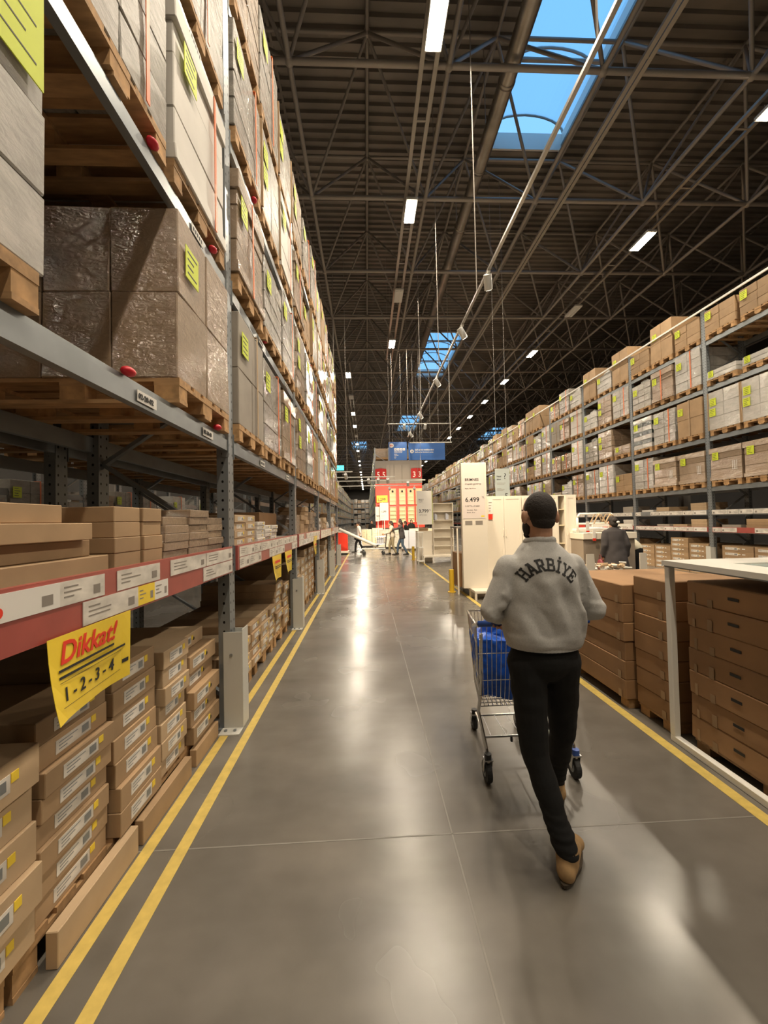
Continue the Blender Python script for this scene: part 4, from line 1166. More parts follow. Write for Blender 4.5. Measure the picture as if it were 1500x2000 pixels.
b = MB(); b.hexa([(-.22, -.13, .0), (.18, -.13, .0), (.16, .14, 0), (-.16, .14, 0), (-.27, -.20, .40), (.20, -.20, .36), (.18, .16, .34), (-.2, .16, .36)]); b.ell((0, 0, .17), .20, .17, .155); b.ell((-.05, -.03, .33), .15, .13, .15); b.cap((-.13, -.06, .35), (-.11, -.08, .50), .05, .03); b.ell((.08, .05, .27), .12, .12, .14)
bag = remeshed('blue_bag', b, .010, bluebag, None, 2, disp=lambda c, n_: noise.noise(V((c.x * 12, c.y * 12, c.z * 5))) * .030 + abs(noise.noise(c * 17)) * .018)
bag.location = (.93, 2.59, .475); tag(bag, 'crumpled bright blue shopping bag filling the trolley basket', 'shopping bag')
b = MB().hexa([(-.03, 0, 0), (.08, 0, 0), (.08, .03, .0), (-.03, .03, 0), (.0, -.02, .24), (.09, -.02, .26), (.09, .01, .26), (.0, .01, .24)])
o = b.build('white_parcel', whitec, bevel=.006); o.location = (.885, 2.31, .64); tag(o, 'white parcel standing in the trolley basket against the blue bag', 'parcel')

# ------------------------------------------------------------------ people further off (local frame faces +Y)
def pose(h=1.62, lean=0.0, stride=.0, armL=None, armR=None, hp=0.0):
    k = h / 1.72; f = lambda x, y, z: (x * k, (y + max(0, z - .95) * lean) * k, (z - max(0, z - .95) * abs(lean) * .25) * k)
    d = dict(head=f(0, .02, 1.60), hpitch=hp, neck=f(0, 0, 1.46), chest=f(0, 0, 1.32), pelvis=f(0, 0, .95), shL=f(-.165, 0, 1.37), shR=f(.165, 0, 1.37),
             elL=f(-.22, -.03, 1.12), wrL=f(-.23, .05, .90), elR=f(.22, -.03, 1.12), wrR=f(.23, .05, .90),
             hipL=f(-.085, 0, .91), knL=f(-.09, .05 - stride * .3, .50), anL=f(-.09, -stride, .115), hipR=f(.085, 0, .91), knR=f(.09, .05 + stride * .6, .50), anR=f(.09, stride, .10))
    if armL: d['elL'] = f(*armL[0]); d['wrL'] = f(*armL[1])
    if armR: d['elR'] = f(*armR[0]); d['wrR'] = f(*armR[1])
    d['anL'] = (d['anL'][0], d['anL'][1], .11); d['anR'] = (d['anR'][0], d['anR'][1], .11)
    return d
wf = lambda c, n_: noise.noise(c * 8) * .012
p, _ = person('woman seen from behind in a long charcoal coat at the white bed', (4.86, 7.35), -.15, pose(1.62, .12, .04, hp=-.35),
       dict(top=charc, topname='coat', bottom=blackj, hem=-.28, flare=.05, w=1.03, disp=wf, arm=(.075, .066, .055)), hair='bun')
o = MB().ell((0, 0, 0), .03, .02, .025).build('hair_clip', whitec, p, smooth=True); o.location = (.02, -.09, 1.50)
b = MB(); b.ell((0, 0, -.20), .05, .09, .12)
hb = remeshed('handbag', b, .01, crim, None, 1); hb.location = (4.60, 7.44, .86); tag(hb, 'dark crimson handbag hanging from the hand of the woman in charcoal', 'handbag')
MB().path([(0, -.05, -.11), (0, -.02, .0), (0, .02, .0), (0, .05, -.11)], .006, 6).build('handbag_strap', crim, hb)
person('person in a cream knit and black trousers bending over the bed display', (5.98, 8.35), 1.35, pose(1.62, .75, .06, armL=((-.22, .22, 1.2), (-.15, .42, 1.2)), armR=((.2, .22, 1.2), (.15, .45, 1.2)), hp=-.5),
       dict(top=creamk, topname='sweater', bottom=blackj, disp=wf, leg=(.11, .08, .06)), hair='long')
person('walker in a white shirt and black shorts passing behind the long roll', (-.42, 20.0), math.pi / 2 + .2, pose(1.60, .03, .22),
       dict(top=whitec, topname='shirt', bottom=blackj, sleeve='short', disp=wf), voxel=.016, hair='long')
person('walker in a beige checked jacket and khaki trousers pushing the long trolley', (1.18, 18.1), math.pi / 2, pose(1.62, .10, .16, armL=((-.2, .15, 1.15), (-.2, .38, 1.08)), armR=((.2, .15, 1.15), (.2, .38, 1.08))),
       dict(top=checkc, topname='jacket', bottom=khaki, disp=wf, w=1.05), voxel=.016, hair='long')
person('long-haired walker in a black coat and jeans beside the beige jacket', (1.62, 18.0), math.pi / 2 - .1, pose(1.66, .12, .24, armL=((-.18, .2, 1.3), (-.18, .42, 1.25))),
       dict(top=charc, topname='coat', bottom=jeans, hem=-.15, disp=wf, w=1.08), voxel=.016, hair='long')
person('shopper in a black top leaning behind the pale crates', (2.25, 21.6), math.pi / 2 + .3, pose(1.60, .2, .1), dict(top=blackj, topname='top', bottom=blackj, sleeve='short'), voxel=.018, hair='bun')
person('distant dark-haired shopper standing before the price boards at the aisle mouth', (.32, 26.6), math.pi, pose(1.66), dict(top=blackj, topname='top', bottom=jeans), voxel=.018, hair='bun')
person('distant shopper in black standing under the red wall of bookcases', (2.95, 25.6), math.pi, pose(1.66), dict(top=blackj, topname='top', bottom=charc), voxel=.018, hair='long')
person('distant shopper in charcoal half hidden behind the black-coated walker', (2.0, 23.4), math.pi / 2, pose(1.72), dict(top=charc, topname='top', bottom=charc), voxel=.018, hair='bun')

# ------------------------------------------------------------------ carton stacks by the right-hand floor tape
def pz(x0, x1, y0, y1, label):
    b = MB(); n = max(2, int((y1 - y0) / .45) + 1); b.mi = 0
    b.box(x0, x1, y0, y1, .065, .085)
    for i in range(n):
        y = y0 + (y1 - y0 - .1) * i / (n - 1); b.mi = 1; b.box(x0 + .01, x1 - .01, y, y + .1, 0, .065)
    o = b.build('pallet', [wood, wood_end]); tag(o, label, 'pallet'); return o
pz(2.24, 3.3, .72, 2.60, 'low pallet under the long carton stack inside the white frame')
pz(2.22, 3.3, 2.78, 3.12, 'small pallet under the middle carton stack by the tape')
pz(2.16, 3.2, 3.18, 4.02, 'pallet under the farther carton stack, beside the man')
def big_carton(x, y0, y1, z, h, i, n, where, dx=1.08, slot=True, sag=0.0):
    b = MB(); r_ = R.uniform
    jig(b, 0, dx, 0, y1 - y0, 0, h, .003, R)
    o = b.build('long_carton', kraft_d, bevel=.006, fix=True); o.location = (x, y0, z); 
    tag(o, 'long brown carton, %s in %s' % (UPN(i, n), where), 'carton', 'long brown cartons beside the yellow tape')
    L = y1 - y0
    if slot:
        t = MB(); t.box(-.0045, -.003, L - .38, L - .31, h * .50, h * .62); t.build('hand_hole', black_pl, o)
        for k_, (a, w_) in enumerate(((L - .20, .035), (L - .07, .02))):
            MB().box(-.0045, -.0035, a, a + w_, 0, h * (.35 + .15 * ((i + k_) % 2))).build('tape_patch', kraft, o)
    else:
        MB().box(-.0045, -.0035, .05, .09, 0, h * .4).build('tape_patch', kraft, o)
    return o
for i in range(7): big_carton(2.225 + R.uniform(-.006, .006), .72, 2.61 + R.uniform(-.006, .004), .086 + i * .1535, .152, i, 7, 'the stack inside the white frame')
for i in range(7): big_carton(2.205 + R.uniform(-.006, .006), 2.765, 3.125, .086 + i * .1485, .147, i, 7, 'the middle stack by the tape', slot=False)
for i in range(6): big_carton(2.125 + R.uniform(-.008, .008) + (.012 if i < 3 else 0), 3.145 + (.008 if i < 3 else 0), 4.05, .086 + i * .1585 + (.006 if i > 2 else 0), .157, i, 6, 'the stack beside the man', slot=False)
for x, y, z in ((2.10, 3.62, .60), (2.10, 3.9, .42), (2.10, 3.9, .27)):
    pass
# white framed table with a pale glass top standing over the near stack
f = empty('glass_topped_table', 'white metal framed table with pale glass top standing over the near cartons', 'table', (2.155, -.5, 0))
LY_ = 3.22
for (x, y, nm) in ((0, LY_ - .045, 'leg'), (1.35, LY_ - .045, 'leg'), (0, 0, 'leg'), (1.35, 0, 'leg')):
    MB().box(x, x + .045, y, y + .045, .045, 1.245).build('leg', white_p, f, bevel=.004)
for a in ((0, .045, 0, LY_), (1.35, 1.395, 0, LY_)): MB().box(*a, 0, .045).build('floor_rail', white_p, f, bevel=.004)
t = MB().box(-.01, .27, -.01, LY_ + .01, 1.255, 1.29).box(1.13, 1.405, -.01, LY_ + .01, 1.255, 1.29).box(.27, 1.13, LY_ - .26, LY_ + .01, 1.255, 1.29).box(.27, 1.13, -.01, .2, 1.255, 1.29)
t.build('table_top', white_p, f)
MB().box(.0, 1.395, .0, LY_, 1.245, 1.255).build('top_tray', steel, f)
MB().box(.27, 1.13, .2, LY_ - .26, 1.262, 1.280).build('glass_top', glass_g, f)
o = MB().box(-.02, .02, -.008, .008, 0, 1.3).box(-.05, .05, -.05, .05, 0, .012).build('slim_white_post', white_p); o.location = (2.10, 4.12, 0)
tag(o, 'slim white post standing on the tape beyond the carton stacks', 'post')

# ------------------------------------------------------------------ wardrobe display
pl = empty('display_platform', 'low white platform carrying the white wardrobes', 'platform', (2.12, 7.6, 0))
MB().box(0, 3.2, 0, 1.9, .13, .18).build('platform_top', white, pl, bevel=.004)
for x, y in ((0, 0), (1.6, 0), (3.16, 0), (0, 1.86), (3.16, 1.86)): MB().box(x, x + .04, y, y + .04, 0, .13).build('leg', white, pl)
tw = empty('price_tower', 'tall white price tower reading 6.499 TL beside the wardrobes', 'price sign', (1.985, 7.95, .0))
MB().box(.0, .53, .0, .12, .18, 1.60).build('lower_body', white, tw, bevel=.003)
MB().box(.0, .53, .0, .12, 1.60, 2.80).build('upper_body', white, tw, bevel=.003)
MB().box(.14, .53, -.0, .12, 0.0, .18).build('foot', white, tw)
MB().box(.02, .49, -.006, .0, 1.63, 2.76).build('price_panel', mat('pinkish_paper', (.70, .62, .58), .6), tw)
for s, st, x, z, bd in (('BRIMNES', .075, .07, 2.42, .001), ('2 kapaklı gardırop', .048, .07, 2.34, 0), ('Beyaz, 78x190 cm', .032, .07, 2.25, 0), ('6.499', .135, .07, 1.98, .0015), ('TL', .055, .42, 2.05, 0),
                    ('2.167 TL x 3 taksit', .04, .07, 1.88, 0), ('Ürün ölçüsü   78 cm', .026, .10, 1.80, 0), ('Derinlik   50 cm', .026, .10, 1.75, 0)):
    text_part('lettering', s, st, tagink, tw, (x, -.0065, z), (1, 0, 0), (0, 0, 1), bold=bd)
MB().box(.40, .47, -.0075, -.006, 1.66, 1.69).build('yellow_mark', yel_card, tw)
for a in ((.06, .21), (.28, .43)): MB().box(a[0], a[1], -.004, .0, 1.50, 1.58).build('sample_window', greyseat, tw)
# small white frame stand with a brown board just before the tower
s_ = empty('framed_stand', 'small white framed stand with dark top and brown board, before the price tower', 'stand', (1.93, 8.25, 0))
for x, y in ((0, 0), (.26, 0), (0, .6), (.26, .6)): MB().box(x, x + .03, y, y + .03, 0, 1.42).build('leg', white, s_)
MB().box(0, .29, 0, .63, 1.42, 1.46).build('top_board', greyseat, s_)
MB().box(.03, .26, .03, .60, .15, .88).build('brown_board', kraft_d, s_)
# wardrobes
def panel_door(parent, x, w_, z0, z1, y, hs=1, hz=1.05):
    d = MB().box(x + .003, x + w_ - .003, y - .018, y, z0, z1).build('door', white, parent, bevel=.002)
    b = MB(); e = .055; t = .006
    b.box(x + .003, x + e, y - .018 - t, y - .018, z0, z1).box(x + w_ - e, x + w_ - .003, y - .018 - t, y - .018, z0, z1)
    b.box(x + e, x + w_ - e, y - .018 - t, y - .018, z1 - e * 1.3, z1).box(x + e, x + w_ - e, y - .018 - t, y - .018, z0, z0 + e)
    b.build('door_frame_moulding', white, d)
    hx = x + w_ - .03 if hs > 0 else x + .03
    MB().path([(hx, y - .024, hz), (hx, y - .05, hz + .01), (hx, y - .05, hz + .15), (hx, y - .024, hz + .16)], .006, 6).build('handle', white, d)
def carcass(nm, label, x, y, z, w_, d_, h, cat='wardrobe'):
    r = empty(nm, label, cat, (x, y, z))
    for a in ((0, .02), (w_ - .02, w_)): MB().box(a[0], a[1], 0, d_, 0, h).build('side_panel', white, r)
    MB().box(.02, w_ - .02, 0, d_, h - .02, h).build('top_panel', white, r); MB().box(.02, w_ - .02, 0, d_, .0, .05).build('plinth', white, r)
    MB().box(.02, w_ - .02, d_ - .01, d_, .05, h - .02).build('back_panel', white, r)
    return r
Y0 = 8.30
w1 = carcass('wardrobe', 'white two-door wardrobe with red-tagged price card, beside the price tower', 2.60, Y0, .18, .78, .50, 1.93)
panel_door(w1, 0, .39, .05, 1.93, 0, 1); panel_door(w1, .39, .39, .05, 1.93, 0, -1)
w2 = carcass('wardrobe', 'wide white wardrobe with open cream shelves, behind the man\'s head', 3.39, Y0, .18, 1.22, .50, 1.93)
panel_door(w2, 0, .40, .05, 1.93, 0, 1); panel_door(w2, .40, .41, .05, 1.93, 0, -1); panel_door(w2, .98, .24, .05, 1.93, 0, -1)
MB().box(.81, .83, 0, .49, .05, 1.91).box(.97, .985, 0, .49, .05, 1.91).build('divider', white, w2)
for z in (.45, .85, 1.25, 1.6): MB().box(.83, .97, .02, .49, z, z + .02).build('shelf', cream, w2)
for i, (x, y, z) in enumerate(((2.64, Y0 - .035, 1.72), (3.48, Y0 - .035, 1.78))):
    t = MB().box(0, .10, -.003, 0, 0, .32).build('price_tag', paper); t.location = (x, y, z)
    tag(t, ('white price tag with red foot hung on the two-door wardrobe', 'white price tag hung on the wide wardrobe beside the head')[i], 'price tag')
    if i == 0: MB().box(0, .09, -.0035, -.003, -.12, .0).build('red_block', red, t)
    b = MB()
    for q in range(4): b.box(.012, .05 + .01 * q, -.0035, -.003, .06 + .06 * q, .075 + .06 * q)
    b.build('printed_lines', greyseat, t)

# question board hung from the roof
qb = empty('hanging_board', 'pale grey hanging board printed with a question mark, above the wardrobes', 'sign', (4.08, 12.0, 2.15))
MB().box(0, .46, -.01, .01, 0, 1.05).build('board', mat('pale_grey_board', (.42, .47, .46), .5), qb)
text_part('lettering', '?', .26, tagink, qb, (.27, -.011, .72), (1, 0, 0), (0, 0, 1)); text_part('lettering', 'Nasıl', .07, tagink, qb, (.05, -.011, .78), (1, 0, 0), (0, 0, 1), bold=.001)
text_part('lettering', 'alınır', .07, tagink, qb, (.05, -.011, .69), (1, 0, 0), (0, 0, 1), bold=.001); text_part('lettering', '5', .24, tagink, qb, (.29, -.011, .10), (1, 0, 0), (0, 0, 1))
b = MB()
for z, l_ in ((.58, .28), (.54, .24), (.42, .14), (.38, .24), (.34, .2), (.16, .16), (.10, .2)): b.box(.05, .05 + l_, -.012, -.0105, z, z + .012)
b.build('printed_lines', greyseat, qb)
MB().tube((.06, 0, 1.05), (.06, 0, 10.6), .006, 5).build('wire', steel_d, qb); MB().tube((.40, 0, 1.05), (.40, 0, 10.6), .006, 5).build('wire', steel_d, qb)

# ------------------------------------------------------------------ bed display and bin
bd = empty('bed_display', 'white metal bed raised on a white platform, the women beside it', 'bed', (4.45, 7.75, 0))
MB().box(0, 1.14, 0, 1.6, 1.15, 1.28).build('bed_platform', white, bd, bevel=.005)
MB().box(.02, 1.12, .05, 1.5, .0, 1.15).build('plinth', mat('taupe_panel', (.27, .22, .17), .7), bd)
MB().path([(.05, .3, 1.28), (.05, .3, 1.60), (.10, .3, 1.68), (.78, .3, 1.68), (.86, .3, 1.60), (.86, .3, 1.28)], .022, 10).build('headboard_rail', white_p, bd, smooth=True)
MB().tube((.05, .3, 1.47), (.86, .3, 1.47), .02, 8).build('headboard_bar', white_p, bd)
MB().box(.30, 1.15, .16, .20, 1.40, 1.45).build('side_rail', white_p, bd)
MB().box(.05, 1.08, .36, 1.42, 1.28, 1.36).build('mattress', whitec, bd, bevel=.02)
for i, x in enumerate((4.95, 5.2)):
    b = MB()
    pts = [(x - .13 + .26 * k / 10, 8.10, 1.49 + .18 * math.sin(math.pi * k / 10)) for k in range(11)]; b.path(pts, .014, 6)
    b.path([(p[0], p[1] - .12, p[2] - .02) for p in pts], .014, 6); b.path([pts[5], (pts[5][0], pts[5][1] - .12, pts[5][2] - .02)], .02, 6)
    o = b.build('tan_hoop', kraft_l); tag(o, ('tan arched hoop standing on the bed, nearer the aisle', 'second tan arched hoop standing on the bed')[i], 'hoop')
for i, (x, y, z) in enumerate(((4.50, 7.735, 1.30), (4.63, 7.73, 1.12))):
    t = MB().box(0, .07, -.004, 0, 0, .22).build('price_tag', paper); t.location = (x, y, z); tag(t, ('white price tag standing upright at the bed corner', 'white price tag with red foot below the bed edge')[i], 'price tag')
    MB().box(0, .07, -.005, -.004, 0, .03 + .02 * i).build('red_block', red, t)
bn = empty('bargain_bin', 'white bin with tapered end boards holding a tan and white pile', 'bin', (3.78, 6.5, 0))
for x in (0, .95): MB().box(x, x + .03, .02, .47, .0, .55).build('end_board', white, bn)
for x, y in ((.0, -.0),): MB().hexa([(-.04, 0, 0), (.18, 0, 0), (.18, .02, 0), (-.04, .02, 0), (0, 0, .97), (.13, 0, .97), (.13, .02, .97), (0, .02, .97)]).hexa([(.93, 0, 0), (1.10, 0, 0), (1.10, .02, 0), (.93, .02, 0), (.95, 0, .97), (1.06, 0, .97), (1.06, .02, .97), (.95, .02, .97)]).build('front_board', white, bn)
MB().box(.05, .95, .03, .05, .0, .55).box(.05, .95, .45, .47, 0, .55).build('side_board', white, bn)
b = MB()
for i in range(150):
    b.mi = i % 2; x, y, z = R.uniform(.10, .90), R.uniform(.08, .42), .45 + R.uniform(0, .32)
    q = Matrix.Rotation(R.uniform(0, 6), 3, 'Z') @ Matrix.Rotation(R.uniform(-1, 1), 3, 'X')
    P_ = [V(p) for p in ((-.06, -.02, -.01), (.06, -.025, -.01), (.05, .02, -.012), (-.05, .025, -.01), (-.06, -.02, .012), (.055, -.02, .015), (.05, .02, .01), (-.05, .02, .014))]
    b.hexa([V((x, y, z)) + q @ p for p in P_])
o = b.build('tan_offcuts', [kraft_l, white_b]); o.location = (3.78, 6.5, 0); tag(o, 'loose heap of tan and white pieces filling the bargain bin', 'pile', None, 'stuff')

# ------------------------------------------------------------------ bookcase display further on
def bookcase(label, x, y, z, w_, h, ns, m=white, d_=.28, group=None):
    r = empty('bookcase', label, 'bookcase', (x, y, z), 0, group)
    for a in ((0, .02), (w_ - .02, w_)): MB().box(a[0], a[1], 0, d_, 0, h).build('side_panel', m, r)
    MB().box(.02, w_ - .02, d_ - .01, d_, 0, h).build('back_panel', m, r)
    for i in range(ns + 1):
        zz = (h - .02) * i / ns; MB().box(.02, w_ - .02, 0, d_ - .01, zz, zz + .02).build('shelf', m, r)
    return r
bp = empty('display_platform', 'white platform on slim legs under the single tall bookcase', 'platform', (2.08, 14.3, 0))
MB().box(0, 1.35, 0, .9, .22, .28).build('platform_top', white, bp)
for x, y in ((0, 0), (1.31, 0), (0, .86), (1.31, .86)): MB().box(x, x + .04, y, y + .04, 0, .22).build('leg', white, bp)
bookcase('tall white open bookcase on a low platform, behind the 3.799 board', 2.52, 14.6, .28, .78, 1.98, 6)
for x in (2.56, 3.0): 
    b = MB()
    for q in range(3): b.box(.0 + q * .035, .03 + q * .035, 0, .2, 0, .24 - q * .02)
    o = b.build('magazine_files', paleblue); o.location = (x + .02, 14.62, 1.622); tag(o, 'grey-blue magazine files on the bookcase upper shelf, %s end' % ('aisle' if x < 2.8 else 'hall'), 'magazine file')
cb = carcass('white_side_unit', 'plain white side unit standing at the aisle corner before the bookcase', 1.93, 14.75, 0, .56, .6, 1.2, 'cabinet')
MB().box(0.02, .54, -.018, 0, .02, 1.18).build('front_panel', white, cb)
for i in range(2): o = MB().box(0, .34, 0, .2, 0, .055).build('small_carton', kraft_l if i else kraft); o.location = (2.02, 14.85, 1.2 + i * .057); tag(o, ('small carton lying on the plain white side unit', 'upper small carton on the plain white side unit')[i], 'carton')
pb = empty('price_board', 'white price board reading 3.799 TL on a post before the bookcase', 'price sign', (1.88, 14.4, 0))
MB().box(0, .57, 0, .03, 1.45, 2.72).build('board', paper, pb); MB().box(.03, .06, .03, .06, 0, 2.6).build('post', white_p, pb)
MB().box(.57, .60, 0, .03, 1.45, 2.72).build('green_edge', mat('olive_edge', (.35, .40, .10), .6), pb)
for s, st, x, z, bd_ in (('BILLY', .08, .07, 2.36, .001), ('kitaplık', .05, .07, 2.29, 0), ('3.799', .17, .07, 1.90, .002), ('TL', .07, .46, 1.97, 0), ('1.267 TL x 3 taksit', .04, .07, 1.80, 0)):
    text_part('lettering', s, st, tagink, pb, (x, -.001, z), (1, 0, 0), (0, 0, 1), bold=bd_)
def post(x, y, h, label):
    o = MB().tube((0, 0, 0), (0, 0, h), .055, 14).tube((0, 0, 0), (0, 0, .015), .09, 14).build('bollard', yel_post); o.location = (x, y, 0); tag(o, label, 'bollard')
post(1.86, 15.7, .55, 'short yellow bollard at the corner of the plain white side unit'); post(1.86, 8.55, .5, 'short yellow bollard beside the framed stand'); post(-1.12, 15.0, .6, 'yellow bollard at the far end of the aisle-side rack')
st = empty('glass_shelf_stand', 'slender white stand with thin shelves at the aisle edge by the side unit', 'stand', (1.84, 14.0, 0))
for x, y in ((0, 0), (0, .35), (.2, .35)): MB().box(x, x + .025, y, y + .025, 0, 1.15).build('leg', white_p, st)
for z in (.1, .6, 1.15): MB().box(0, .225, 0, .375, z, z + .02).build('shelf', white_p, st)

# ------------------------------------------------------------------ red end wall with cream bookcases
rw = empty('red_display_wall', 'bright red end wall of the far rack carrying cream bookcases', 'display wall', (.64, 27.55, 0))
MB().box(0, 3.36, 0, .12, 1.2, 4.28).build('red_panel', red, rw)
MB().box(0, 3.36, -.02, .12, 0, 1.2).build('lower_panel', paper, rw); MB().box(0, 3.45, -.35, -.02, 1.12, 1.32).build('red_counter', red, rw)
text_part('lettering', '5', .01, red, rw, (0, -.4, .5), (1, 0, 0), (0, 0, 1)) if False else None
for i in range(3): MB().box(.80 + i * .58, 1.34 + i * .58, -.02, .02, 4.30, 5.66).build('grey_panel', mat('warm_grey_panel', (.27, .24, .21), .7) if i == 0 else MATS['warm_grey_panel'], rw)
MB().box(0, 3.4, .05, .12, 4.28, 5.95).build('backing_panel', greyseat, rw)
for i, (x, dig) in enumerate(((0.02, '5'), (2.58, '3'))):
    m = empty('aisle_marker', 'red folded aisle marker with white %s above the red wall' % {'5': 'fives', '3': 'threes'}[dig], 'aisle sign', (.64 + x, 27.42, 4.62))
    for s in (0, 1):
        a, c = (V((0, .02, 0)), V((.39, -.26, 0))) if s == 0 else (V((.39, -.26, 0)), V((.78, .02, 0)))
        u = (c - a).normalized(); MB().bar(a + V((0, 0, .36)), c + V((0, 0, .36)), .02, .72).build('face', MATS.get('aisle_red') or mat('aisle_red', (.42, .02, .02), .45), m)
        text_part('figure', dig, .55, paper, m, a + u * .12 + V((0, -.016, .10)), u, (0, 0, 1), bold=.006)
    MB().box(.05, .73, -.05, .06, .72, .74).build('cap', greyseat, m)
for c_ in range(4):
    for r_ in range(2):
        x = .64 + (.99, 1.67, 2.28, 2.86)[c_]; z = (2.76, 1.48)[r_]
        bk = bookcase('%s of four cream bookcases in the %s row on the red wall' % (ORD[c_], ('upper', 'lower')[r_]), x, 27.24, z, .46, 1.14, 4, cream, .28)
        if r_ == 0 and c_ < 3: 
            o = MB().ell((.23, .1, .93), .07, .05, .10, n=10, m=6).build('vase', blackm, smooth=True); o.location = (x, 27.24, z); tag(o, 'small dark ornament in the %s upper cream bookcase' % ORD[c_], 'ornament')
def pboard(x, y, w_, z0, z1, m, txt, label, tz=.5, ts=.2, postz=0.0):
    r = empty('price_board', label, 'price sign', (x, y, 0)); MB().box(0, w_, 0, .02, z0, z1).build('board', m, r)
    MB().box(w_ / 2 - .02, w_ / 2 + .02, .02, .06, postz, z0 + .3).build('post', white_p, r)
    text_part('lettering', txt, ts, tagink, r, (.06, -.001, z0 + (z1 - z0) * tz), (1, 0, 0), (0, 0, 1), bold=.003)
    b = MB()
    for q in range(3): b.box(.06, .06 + w_ * (.5 - .1 * q), -.002, 0, z0 + (z1 - z0) * (.28 - .08 * q), z0 + (z1 - z0) * (.28 - .08 * q) + .015)
    b.build('printed_lines', greyseat, r); return r
pboard(.70, 27.1, .78, 2.92, 3.42, yel_price, '1.299', 'yellow price board reading 1.299 on the red wall', .25, .26, 0)
pboard(.88, 26.0, .58, 1.65, 2.85, paper, '1.299', 'white price board reading 1.299 on a post before the red wall', .45, .17)
pboard(.58, 26.3, .34, 1.60, 2.60, paper, '999', 'narrow pale price board reading 999 beside the red wall', .3, .15)
for i, (x, y, w_, h, lb) in enumerate(((.72, 22.4, 1.25, .95, 'low white drawer unit in the aisle mouth, before the red wall'), (-.35, 24.0, .62, .95, 'narrow cream drawer unit left of the aisle mouth displays'),
                                   (2.35, 22.8, 1.6, .95, 'wide cream drawer unit toward the red wall bookcases'), (.32, 25.0, .7, 1.0, 'pale cream cabinet behind the low white drawer unit'))):
    c = carcass('drawer_unit', lb, x, y, .16, w_, .45, h, 'chest of drawers')
    n = 3
    for q in range(n):
        for s in range(2):
            z = .06 + (h - .08) * q / n; d_ = MB().box(.01 + s * w_ / 2, w_ / 2 - .01 + s * w_ / 2, -.018, 0, z, z + (h - .08) / n - .012).build('drawer', cream if i else white, c)
            MB().box(w_ / 4 - .05 + s * w_ / 2, w_ / 4 + .05 + s * w_ / 2, -.035, -.018, z + .14, z + .155).build('drawer_handle', steel, d_)
    p_ = empty('display_platform', 'white plinth under the ' + lb.split(' in ')[0].split(' left')[0].split(' toward')[0].split(' behind')[0], 'platform', (x - .08, y - .12, 0))
    MB().box(0, w_ + .16, 0, .65, .10, .158).build('platform_top', white, p_); MB().box(.03, w_ + .13, .04, .6, 0, .10).build('recess', black_pl, p_)
# pale crates on a dolly
for c_ in range(2):
    for q in range(5):
        b = MB().box(0, .36, 0, .38, 0, .015)
        for a in ((0, .36, 0, .015), (0, .36, .365, .38), (0, .015, .015, .365), (.345, .36, .015, .365)): b.box(*a, .015, .185)
        for z in (.06, .12): b.box(-.004, .364, -.004, .0, z, z + .02)
        o = b.build('plastic_crate', paleblue); o.location = (1.82 + c_ * .38, 20.4, .14 + q * .19)
        tag(o, 'pale lilac plastic crate, %s in the %s crate pile by the counters' % (UPN(q, 5), ('first', 'second')[c_]), 'crate', 'pale crates stacked on a dolly')
dl = empty('crate_dolly', 'low dolly under the two piles of pale crates', 'dolly', (1.80, 20.38, 0)); MB().box(0, .80, 0, .42, .10, .138).build('deck', greyseat, dl)
for x, y in ((.06, .05), (.72, .05), (.06, .36), (.72, .36)): MB().tube((x, y, .05), (x + .03, y, .05), .05, 12).build('wheel', blackm, dl)

# long trolley and roll
tl = empty('long_trolley', 'long low wire trolley pushed across the far aisle by the couple', 'trolley', (-.25, 18.3, 0))
t = MB(); t.path([(0, 0, .30), (1.1, 0, .30), (1.1, .5, .30), (0, .5, .30)], .018, 6, closed=True)
for i in range(6): t.tube((.18 * i + .1, 0, .30), (.18 * i + .1, .5, .30), .008, 5)
t.build('deck_frame', white_p, tl)
MB().path([(1.1, 0, .30), (1.18, 0, 1.02), (1.18, .5, 1.02), (1.1, .5, .30)], .016, 6).build('handle', chrome, tl)
t = MB(); t.path([(.62, 0, .85), (1.12, 0, .88), (1.12, .5, .88), (.62, .5, .85)], .012, 6, closed=True)
for i in range(6): t.tube((.62 + .1 * i, 0, .86), (.66 + .08 * i, 0, .52), .006, 5).tube((.62 + .1 * i, .5, .86), (.66 + .08 * i, .5, .52), .006, 5)
t.path([(.66, 0, .52), (1.08, 0, .52), (1.08, .5, .52), (.66, .5, .52)], .01, 6, closed=True); t.tube((.66, 0, .52), (.62, 0, .30), .01, 5).tube((.66, .5, .52), (.62, .5, .30), .01, 5)
t.build('upper_basket', chrome, tl)
for x, y in ((.08, 0), (.08, .5), (1.0, 0), (1.0, .5)):
    MB().tube((x, y - .02, .085), (x, y + .02, .085), .085, 14).build('wheel', blackm, tl); MB().box(x - .02, x + .02, y - .03, y + .03, .15, .29).build('fork', steel, tl)
o = MB().tube((-1.36, 18.5, 1.27), (.42, 18.55, .43), .075, 16).build('long_roll', white_b, smooth=False); tag(o, 'long pale wrapped roll sticking up aslant out of the long trolley', 'roll')
b = MB().box(0, .34, 0, .3, 0, .26); o = b.build('grey_parcel', paleblue); o.location = (.44, 18.4, .535); tag(o, 'grey parcel lying in the upper basket of the long trolley', 'parcel')
o = remeshed('shoulder_bag', MB().ell((0, 0, 0), .08, .13, .16), .015, blackj, None, 1); o.location = (-.62, 19.85, .82); tag(o, 'black shoulder bag at the hip of the white-shirted walker', 'bag')
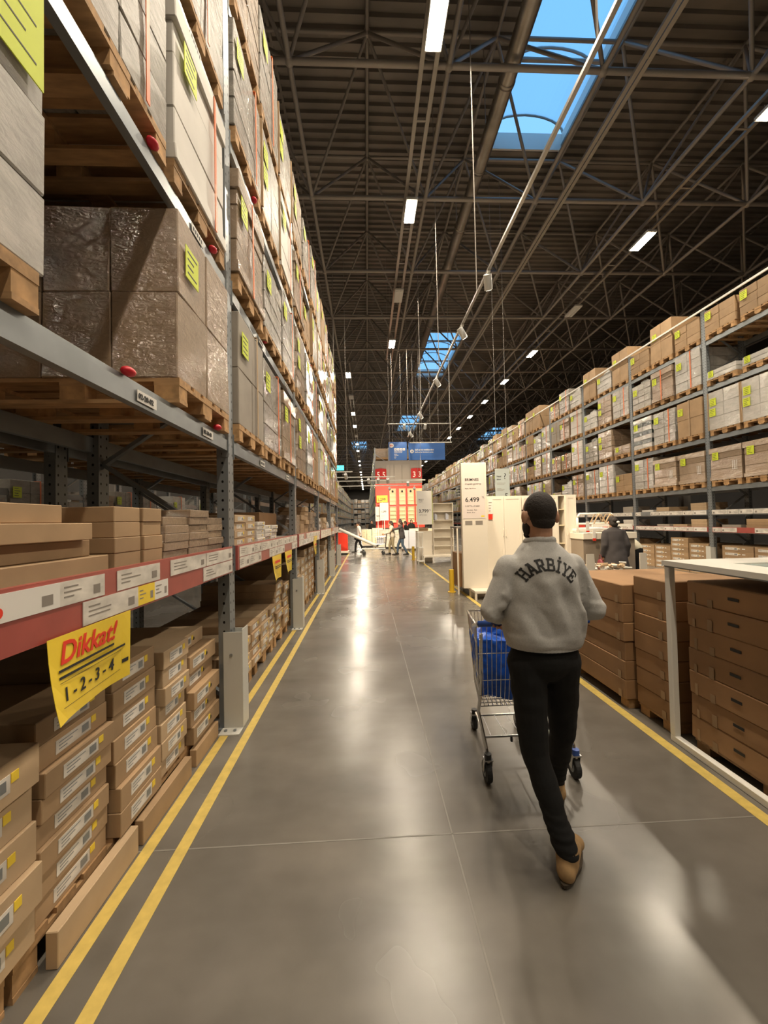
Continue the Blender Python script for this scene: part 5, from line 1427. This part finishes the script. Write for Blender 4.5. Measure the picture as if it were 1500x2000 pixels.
# red stand at the rack end
rs_ = empty('red_stand', 'solid red display stand with white plinth past the end of the aisle-side rack', 'display stand', (-1.62, 19.4, 0))
MB().box(0, .62, 0, .5, .16, 1.08).build('red_body', red, rs_); MB().box(-.05, .68, -.45, .5, .08, .16).build('white_plinth', white, rs_); MB().box(0, .62, -.4, .45, 0, .08).build('recess', black_pl, rs_)
MB().box(-.02, .64, -.02, .52, 1.08, 1.12).build('white_top', white, rs_)

# ------------------------------------------------------------------ hanging signs
bs = empty('hanging_sign', 'small blue hanging sign with arrow and four pictograms', 'sign', (1.08, 18.0, 4.46))
MB().box(0, .86, 0, .04, 0, .86).build('sign_board', blue_sign, bs, bevel=.004)
MB().tube((.14, -.001, .70), (.14, -.006, .70), .105, 24).build('arrow_disc', paper, bs)
t = MB(); t.bar((.075, -.008, .70), (.20, -.008, .70), .004, .022).bar((.075, -.008, .70), (.125, -.008, .75), .004, .022).bar((.075, -.008, .70), (.125, -.008, .65), .004, .022); t.build('arrow', red, bs)
for i in range(4):
    o = MB().box(.26 + i * .135, .37 + i * .135, -.003, 0, .46, .57).build('pictogram', paper, bs); MB().box(.30 + i * .135, .33 + i * .135, -.004, -.003, .49, .54).build('pictogram_mark', blue_sign, o)
for s, z, st in (('Müşteri hizmetleri', .40, .052), ('Customer service', .345, .052), ('Kasalar', .275, .045), ('Checkouts', .225, .045), ('Çıkış', .14, .045), ('Exit', .09, .045)):
    text_part('lettering', s, st, paper, bs, (.26, -.002, z), (1, 0, 0), (0, 0, 1), bold=.0015)
bw = empty('hanging_sign', 'wide blue hanging sign lettered Self servis mobilya alanı', 'sign', (2.02, 18.0, 4.46))
MB().box(0, 1.73, 0, .04, 0, .84).build('sign_board', blue_sign, bw, bevel=.004)
MB().tube((.16, -.001, .41), (.16, -.006, .41), .09, 24).build('number_disc', paper, bw); text_part('lettering', '26', .10, blue_sign, bw, (.105, -.0075, .375), (1, 0, 0), (0, 0, 1), bold=.002)
text_part('lettering', 'Self servis mobilya alanı', .096, paper, bw, (.30, -.002, .45), (1, 0, 0), (0, 0, 1), bold=.003); text_part('lettering', 'Self-serve furniture area', .09, paper, bw, (.30, -.002, .34), (1, 0, 0), (0, 0, 1), bold=.0015)
for r_, xs, top in ((bs, (.2, .62), .86), (bw, (.25, .65, 1.05, 1.45), .84)):
    for x in xs: MB().tube((x, .02, top), (x, .02, 8.2), .005, 5).build('wire', steel_d, r_)
ex = empty('exit_sign', 'lit teal exit sign with running figure at the end of the rack', 'exit sign', (-1.20, 14.95, 3.62))
MB().box(0, .34, 0, .05, 0, .19).build('sign_box', exitm, ex)
t = MB(); t.bar((.08, -.004, .05), (.13, -.004, .12), .003, .018).bar((.13, -.004, .12), (.17, -.004, .08), .003, .016).bar((.10, -.004, .09), (.06, -.004, .12), .003, .014).tube((.135, -.001, .145), (.135, -.005, .145), .015, 10)
t.bar((.22, -.004, .095), (.30, -.004, .095), .003, .016).bar((.30, -.004, .095), (.27, -.004, .125), .003, .014).bar((.30, -.004, .095), (.27, -.004, .065), .003, .014); t.build('running_figure', paper, ex)
MB().box(-.0, .03, .02, .04, .19, 8.9).build('rod', steel_d, ex)
